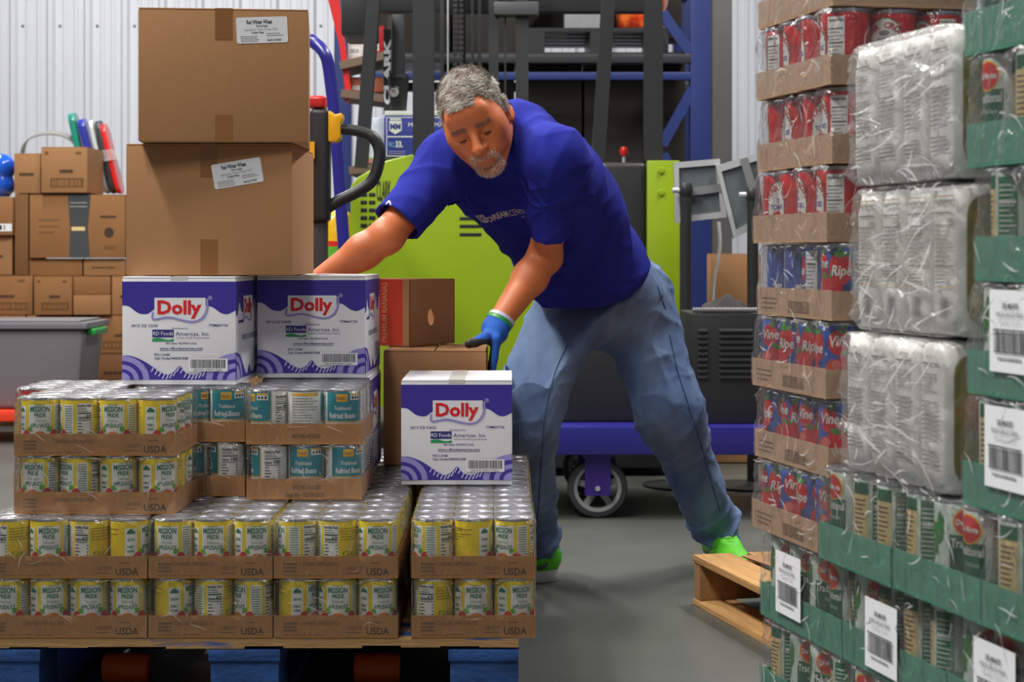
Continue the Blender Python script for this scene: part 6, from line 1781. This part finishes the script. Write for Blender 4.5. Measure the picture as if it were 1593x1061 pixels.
def crumple(P, seed, wl, amp, n=7, flat=(1, 1, 1)):
    """Irregular soft creases: ridged waves in random directions, bent by each other."""
    r = np.random.default_rng(seed); d = np.zeros(len(P)); warp = np.zeros(len(P))
    for i in range(n):
        k = unit(r.normal(0, 1, 3) * np.array(flat)) * 2 * math.pi / (wl * r.uniform(0.7, 1.5)); q = P @ k + r.uniform(0, 6.3) + warp
        env = 0.5 + 0.5 * np.sin(P @ (r.normal(0, 1, 3) * 14) + r.uniform(0, 6.3))
        d -= amp * env ** 2 * ((1 - np.abs(np.sin(q / 2))) ** 3 - 0.25); warp = 0.9 * np.sin(q * 0.7)
    return d


def folds_shirt(X, Y, Z):
    P = np.stack([X, Y, Z], 1); d = np.zeros(len(X))
    u, v, w = (P - PEL) @ lv, (P - PEL) @ fv, (P - PEL) @ sv
    rid = lambda t: (1 - np.abs(np.sin(t))) ** 2 - 0.3
    low = np.exp(-((w - 0.06) / 0.12) ** 2)
    d -= 0.012 * low * rid(30 * (w + 0.50 * u + 0.02 * np.sin(22 * u + 3)) + 3 * v)
    d -= 0.009 * np.exp(-((w - 0.22) / 0.11) ** 2) * rid(24 * (0.75 * w - 0.8 * u) + 1.6 * np.sin(16 * w + 8 * v))
    for a, ph in ((aR, 0.5), (aL, 2.0)):
        q = P - a; r = np.linalg.norm(q, axis=1); an = np.arctan2(q @ sv, q @ lv)
        d -= 0.012 * np.exp(-(r / 0.14) ** 2) * np.clip(r / 0.03, 0, 1) * rid(3.4 * an + ph + 6 * r)
    for sh, el in ((SHR, ELR), (SHL, ELL_)):
        q = P - sh; ax = unit(el - sh); t = q @ ax
        d -= 0.0050 * np.exp(-((t - 0.10) / 0.08) ** 2) * (np.linalg.norm(q - np.outer(t, ax), axis=1) < 0.1) * rid(26 * t + 18 * (q @ lv) + 10 * (q @ fv))
    return d + crumple(P, 3, 0.13, 0.0042)


S.v = S.v.copy(); S._op((slice(None),) * 3, SL.v, 0.028, '+')
S.displace(folds_shirt)
hem = pp(935, 452, 4.62); S.cut(hem, -(sv + np.array((0.06, 0.0, 0.10))), (0.02, 4.0, 0.60), (0.60, 5.2, 1.0))
S.cone(hw(0, -0.02, -0.03), NECK + sv * 0.0, 0.058, 0.060, 0.008, '-')
m_shirt = M('shirt_blue', (40, 46, 144), 0.9, var=0.06, vscale=10, bump=0.06, bscale=400, spec=0.12)
shirt_me = S.mesh('t_shirt', [m_shirt]); shirt = man_part('t_shirt', shirt_me)

# ---- jeans
J = Field((-0.06, 4.36, 0.03), (0.72, 5.10, 0.92), 0.0048)
J.ell(PEL - sv * 0.01, AXT, (0.172, 0.128, 0.14), 0.03)
J.ell((HPR + HPL) / 2 - np.array((0, 0, 0.01)), np.eye(3), (0.150, 0.125, 0.11), 0.04)
for hp, kn, an in ((HPR, KNR, ANR), (HPL, KNL, ANL)):
    J.cone(hp, kn, 0.112, 0.082, 0.05); J.cone(kn, an - np.array((0, 0, 0.012)), 0.082, 0.064, 0.06)
    J.cone(an + np.array((0, 0, 0.03)), an - np.array((0, 0, 0.05)), 0.064, 0.068, 0.02)


def folds_jeans(X, Y, Z):
    P = np.stack([X, Y, Z], 1); d = np.zeros(len(X))
    for i, (hp, kn, an) in enumerate(((HPR, KNR, ANR), (HPL, KNL, ANL))):
        ax = unit(an - kn); t = (P - kn) @ ax; L = np.linalg.norm(an - kn); rr = np.linalg.norm(P - kn - np.outer(t, ax), axis=1) < 0.12
        s1 = np.arctan2((P - kn) @ np.array((0, 1.0, 0)), (P - kn) @ np.array((1.0, 0, 0)))
        rid = lambda q: (1 - np.abs(np.sin(q))) ** 2 - 0.3
        d -= rr * 0.014 * np.exp(-((t - L * 1.0) / 0.085) ** 2) * rid(46 * t + 1.6 * np.sin(2 * s1 + i) + 1.3 * i)
        d -= rr * 0.0070 * np.exp(-((t - L * 0.45) / 0.14) ** 2) * rid(17 * t + 2.2 * np.sin(s1 * 1.0 + 1 + i))
        d -= rr * 0.0055 * np.exp(-(t / 0.09) ** 2) * rid(30 * t + 1.6 * np.sin(s1 + i))
        ax = unit(kn - hp); t = (P - hp) @ ax; rr = np.linalg.norm(P - hp - np.outer(t, ax), axis=1) < 0.15
        d -= rr * 0.0090 * np.exp(-((t - 0.06) / 0.13) ** 2) * rid(26 * (t + 0.35 * (P - hp) @ np.array((1.0 if i == 0 else -1.0, 0, 0))) + i)
    return d + crumple(P, 8, 0.10, 0.0040, 8, (0.7, 0.7, 1.3))


J.displace(folds_jeans)
J.cut(ANR - np.array((0, 0, 0.045)), (0.08, 0.1, -1), ANR - 0.13, ANR + 0.11); J.cut(ANL - np.array((0, 0, 0.040)), (-0.15, 0.2, -1), ANL - 0.13, ANL + 0.11)
J.cut(PEL + sv * 0.06, sv, PEL - 0.25, PEL + 0.25)
m_jean = M('denim', (70, 94, 140), 0.85, col2=(120, 144, 178), vscale=4.5, ramp=(0.35, 0.75), bump=0.18, bscale=420, stretch=(1.6, 1, 0.6))
jeans_me = J.mesh('jeans', [m_jean]); jeans = man_part('jeans', jeans_me)


def on_mesh(me, pts, direction, out=0.0015):
    """Drop 3-D guide points onto a mesh along a direction."""
    vv = [v.co.copy() for v in me.vertices]; ff = [tuple(p.vertices) for p in me.polygons]
    t = BVHTree.FromPolygons(vv, ff); res = []
    d = Vector(direction).normalized()
    for p in pts:
        h = t.ray_cast(Vector(p) - d * 0.5, d, 1.5)
        res.append(h[0] + h[1] * out if h[0] is not None else None)
    return res


def seam(path, me, name, parent, mat, r=0.0013):
    pts = [p for p in on_mesh(me, smoothpath(path, 8), (0, 1, 0), 0.0006) if p is not None]
    mbx = MB(); mbx.tube(pts, r, mat, 6); return man_part(name, mbx.mesh(name), parent)


m_st = M('denim_seam', (54, 72, 112), 0.85)
seam([px(x, y, 4.7) for x, y in ((1040, 520), (1052, 580), (1070, 640), (1092, 700), (1112, 760), (1128, 806))], jeans_me, 'side_seam', jeans, m_st, 0.0014)
seam([px(x, y, 4.5) for x, y in ((884, 540), (864, 580), (848, 640), (842, 720), (838, 800), (834, 842))], jeans_me, 'inner_seam', jeans, m_st, 0.0014)
seam([px(x, y, 4.7) for x, y in ((1020, 444), (1026, 462), (1034, 480))], jeans_me, 'pocket_edge', jeans, m_st)

# ---- print on the chest and sleeve
w_pr = M('print_white', (196, 190, 196), 0.7)
p = Print()
p.poly([(-.078, .012), (-.046, .016), (-.046, -.010), (-.062, -.018), (-.078, -.012)], w_pr, 1); p.text('DC', -.062, -.007, .022, m_shirt, 2, bold=.04, width=.024)
p.text('DREAM', -.040, -.008, .024, w_pr, 1, 'L', bold=.03, width=.058); p.text('CENTER', .022, -.008, .024, w_pr, 1, 'L', bold=.0, width=.062); p.text('DETROIT', .050, -.021, .010, w_pr, 1, 'L', width=.034)


def wrap_print(pr, anchor, u, v, me, name, parent, depth_dir):
    vv = [x.co.copy() for x in me.vertices]; ff = [tuple(q.vertices) for q in me.polygons]; t = BVHTree.FromPolygons(vv, ff); d = Vector(depth_dir).normalized()
    def fn(a, b, L):
        q = Vector(anchor + u * a + v * b); h = t.ray_cast(q - d * 0.4, d, 1.0)
        return (h[0] + h[1] * (0.0012 + 0.0004 * L)) if h[0] is not None else q
    mbx = MB(); pr.into(mbx, fn, 0.01); return man_part(name, mbx.mesh(name, merge=False, smooth=False), parent)


_bt = BVHTree.FromPolygons([x.co.copy() for x in shirt_me.vertices], [tuple(q.vertices) for q in shirt_me.polygons])
_h = _bt.ray_cast(Vector((0, 0, HC)), (px(782, 333, 4.0) - Vector((0, 0, HC))).normalized(), 8.0)
cz = np.array(_h[0]) if _h[0] is not None else pp(783, 330, 4.15)
tu = unit(lv * 0.96 + sv * 0.13); tv_ = unit(sv - tu * (sv @ tu))
wrap_print(p, cz, tu, tv_, shirt_me, 'chest_print', shirt, -fv)
p = Print(); p.band(wave([(0, -.02), (0, .02), (.014, .018), (.014, .004), (0, 0), (.016, -.02)], 5), .005, w_pr, 1)
axR = unit(ELR - SHR); sdir = unit(np.cross(axR, (0, 1, 0)))
wrap_print(p, SHR + axR * 0.19 - sdir * 0.034 * np.sign(sdir[0]) * 1.0, -sdir * np.sign(-sdir[0]) * 1.0, -axR, shirt_me, 'sleeve_print', shirt, (0.35, 1, 0.1))

# ---- gloves: five separate fingers closed over the carton edge
m_gb = M('glove_blue', (30, 92, 190), 0.8, bump=0.3, bscale=300); m_gk = M('glove_black', (30, 32, 36), 0.6)
BXR, BXT = -0.2975 + 0.238, Z2 + 0.002 + 0.266    # carton's right face and top
G = Field((-0.14, 4.17, 0.53), (0.03, 4.36, 0.76), 0.0026)
kn0 = np.array((BXR + 0.020, 4.262, BXT + 0.020))
G.cone(WRL, kn0 + np.array((0.002, 0.004, 0.018)), 0.031, 0.030, 0.015)
for i, (yy, ln) in enumerate(((4.226, 0.9), (4.249, 1.0), (4.272, 0.95), (4.293, 0.78))):
    k_ = np.array((BXR + 0.022, yy, BXT + 0.022 - 0.003 * i)); m1 = np.array((BXR + 0.0165, yy - 0.002, BXT - 0.022 * ln)); m2 = np.array((BXR + 0.0125, yy - 0.004, BXT - 0.048 * ln)); t_ = np.array((BXR + 0.0105, yy - 0.006, BXT - 0.068 * ln))
    G.cone(WRL + (k_ - WRL) * 0.35, k_, 0.016, 0.0125, 0.010); G.cone(k_, m1, 0.0115, 0.0105, 0.004); G.cone(m1, m2, 0.0105, 0.0098, 0.003); G.cone(m2, t_, 0.0098, 0.0088, 0.003)
tb0 = WRL + np.array((-0.012, -0.020, -0.020)); tb1 = np.array((BXR - 0.004, 4.216, BXT + 0.026)); tb2 = np.array((BXR - 0.026, 4.215, BXT + 0.0165)); tb3 = np.array((BXR - 0.042, 4.220, BXT + 0.0115))
G.cone(tb0, tb1, 0.018, 0.0135, 0.012); G.cone(tb1, tb2, 0.0132, 0.0118, 0.004); G.cone(tb2, tb3, 0.0118, 0.0100, 0.004)
fa = unit(ELL_ - WRL); G.cone(WRL, WRL + fa * 0.02, 0.030, 0.032, 0.008); G.cut(WRL + fa * 0.022, fa)


def glove_pick(c):
    out = np.zeros(len(c))
    out[(c[:, 0] < BXR + 0.0125) & (c[:, 2] < BXT + 0.024)] = 1
    out[(c[:, 0] < BXR - 0.028)] = 1
    out[(c[:, 1] < 4.2165) & (c[:, 0] < BXR + 0.012) & (c[:, 2] < BXT + 0.012)] = 1
    out[(c[:, 2] < BXT - 0.058)] = 1
    return out


gl = man_part('glove', G.mesh('glove', [m_gb, m_gk], glove_pick)); gl['label'] = 'blue knit glove with black palm gripping the carton'
G2 = Field((-0.64, 4.20, 0.66), (-0.42, 4.42, 0.86), 0.003)
hd = unit(WRR - ELR); hs = unit(np.cross(hd, (0, 0, 1)))
pk_ = WRR + hd * 0.075
G2.cone(WRR - hd * 0.02, WRR + hd * 0.02, 0.031, 0.031, 0.01); G2.cone(WRR, pk_, 0.030, 0.034, 0.015)
for i in range(4):
    o_ = hs * (-0.030 + 0.020 * i); k_ = pk_ + o_; t1 = k_ + hd * 0.036 + np.array((0, 0, -0.014)); t2 = t1 + hd * 0.012 + np.array((0, 0, -0.030))
    G2.cone(k_ - hd * 0.02, k_, 0.013, 0.0115, 0.01); G2.cone(k_, t1, 0.0112, 0.010, 0.003); G2.cone(t1, t2, 0.010, 0.0088, 0.003)
th = WRR + hd * 0.02 - hs * 0.03; G2.cone(th, th + hd * 0.035 - hs * 0.022, 0.016, 0.0125, 0.01); G2.cone(th + hd * 0.035 - hs * 0.022, th + hd * 0.066 - hs * 0.026 + np.array((0, 0, -0.015)), 0.012, 0.0095, 0.003)
man_part('glove', G2.mesh('glove', [m_gb, m_gk], lambda c: (c[:, 2] < WRR[2] - 0.045).astype(float)))
# wristbands
for q, (mt, off) in enumerate(((M('band_green', (40, 150, 70), 0.4), 0.020), (M('band_white', (196, 196, 220), 0.4), 0.030))):
    c = WRL + fa * off; a1 = unit(np.cross(fa, (0, 0, 1))); a2 = np.cross(fa, a1); mbx = MB()
    rp_ = [Vector(c + (a1 * math.cos(t) + a2 * math.sin(t)) * 0.0315 + fa * 0.003 * math.sin(t)) for t in np.linspace(0, 2 * math.pi, 25)]
    vs_ = []
    for r_ in rp_[:-1]:
        n_ = (r_ - Vector(c)).normalized()
        for (h_, e_) in ((-0.0045, 0), (0.0045, 0), (0.0045, 0.002), (-0.0045, 0.002)):
            vs_.append(r_ + Vector(fa) * h_ + n_ * e_)
    mbx.add(vs_, [(4 * i + j, 4 * i + (j + 1) % 4, 4 * ((i + 1) % 24) + (j + 1) % 4, 4 * ((i + 1) % 24) + j) for i in range(24) for j in range(4)], mt)
    man_part('wristband', mbx.mesh('wristband'))

# ---- sneakers
m_gn = M('sneaker_lime', (96, 214, 40), 0.55, var=0.12, vscale=40, bump=0.15, bscale=300); m_sl = M('sneaker_sole', (214, 218, 214), 0.5); m_lc = M('sneaker_lace', (140, 226, 90), 0.6); m_sw = M('sneaker_mark', (92, 104, 96), 0.5)


def shoe(name, heel, toe, label):
    f = Field((-0.03, -0.085, -0.01), (0.335, 0.085, 0.17), 0.0035); e3 = np.eye(3)
    f.ell((0.045, 0, 0.060), e3, (0.052, 0.042, 0.050), 0.02); f.ell((0.13, 0, 0.055), e3, (0.085, 0.043, 0.048), 0.03); f.ell((0.225, 0.0, 0.042), e3, (0.080, 0.048, 0.034), 0.03)
    f.cone((0.075, 0, 0.075), (0.085, 0, 0.115), 0.043, 0.040, 0.02); f.cone((0.10, 0, 0.085), (0.17, 0, 0.070), 0.032, 0.026, 0.02)
    f.cone((0.078, 0, 0.125), (0.078, 0, 0.16), 0.036, 0.04, 0.006, '-'); f.cut((0, 0, 0.026), (0, 0, -1)); f.cut((0, 0, 0.125), (0.2, 0, 1))
    d = Vector(toe) - Vector(heel); T = Matrix.Translation(Vector(heel)) @ Matrix.Rotation(math.atan2(d.y, d.x), 4, 'Z')
    me = f.mesh(name, [m_gn]); me.transform(T); o = man_part(name, me); o['label'] = label
    out = wave([(0.0, 0), (0.012, 0.026), (0.05, 0.039), (0.12, 0.040), (0.2, 0.05), (0.26, 0.048), (0.298, 0.026), (0.308, 0), (0.298, -0.026), (0.26, -0.048), (0.2, -0.05), (0.12, -0.040), (0.05, -0.039), (0.012, -0.026), (0.0, 0)], 4)[:-1]
    mbx = MB(); mbx.prism(out, 0.001, 0.030, m_sl); sm = mbx.mesh('sole', bevel=0.005); sm.transform(T); man_part('sole', sm, o)
    for k in range(5):
        x_ = 0.115 + k * 0.022; zz = 0.108 - 0.32 * (x_ - 0.11)
        mbx = MB(); mbx.tube(smoothpath([(x_, -0.030, zz - 0.014), (x_ + 0.006, 0, zz + 0.003), (x_, 0.030, zz - 0.014)], 5), 0.0035, m_lc, 8); lm = mbx.mesh('lace'); lm.transform(T); man_part('lace', lm, o)
    for s in (-1, 1):
        pr = Print(); pr.poly(wave([(0.05, .055), (0.075, .046), (0.12, .056), (0.19, .078)], 5) + wave([(0.19, .078), (0.12, .050), (0.075, .034), (0.052, .040), (0.05, .055)], 5)[1:-1], m_sw, 1)
        vv = [x.co.copy() for x in me.vertices]; ff = [tuple(q.vertices) for q in me.polygons]; bt = BVHTree.FromPolygons(vv, ff); sdv = T.to_3x3() @ Vector((0, s, 0))
        def fn(a, b, L):
            q = T @ Vector((a, 0, b)); h = bt.ray_cast(q + sdv * 0.2, -sdv, 0.4); return (h[0] + h[1] * 0.001) if h[0] is not None else q + sdv * 0.045
        mbx = MB(); pr.into(mbx, fn, 0.008); man_part('side_mark', mbx.mesh('side_mark', merge=False, smooth=False), o)
    return o


shoe('sneaker', (ANR[0] + 0.062, ANR[1] + 0.005, 0.0), (ANR[0] - 0.19, ANR[1] - 0.10, 0.0), 'lime sneaker beside the loaded pallet')
shoe('sneaker', (ANL[0] + 0.005, ANL[1] + 0.085, 0.0), (ANL[0] + 0.045, ANL[1] - 0.2, 0.0), 'lime sneaker behind the bare wooden pallet')
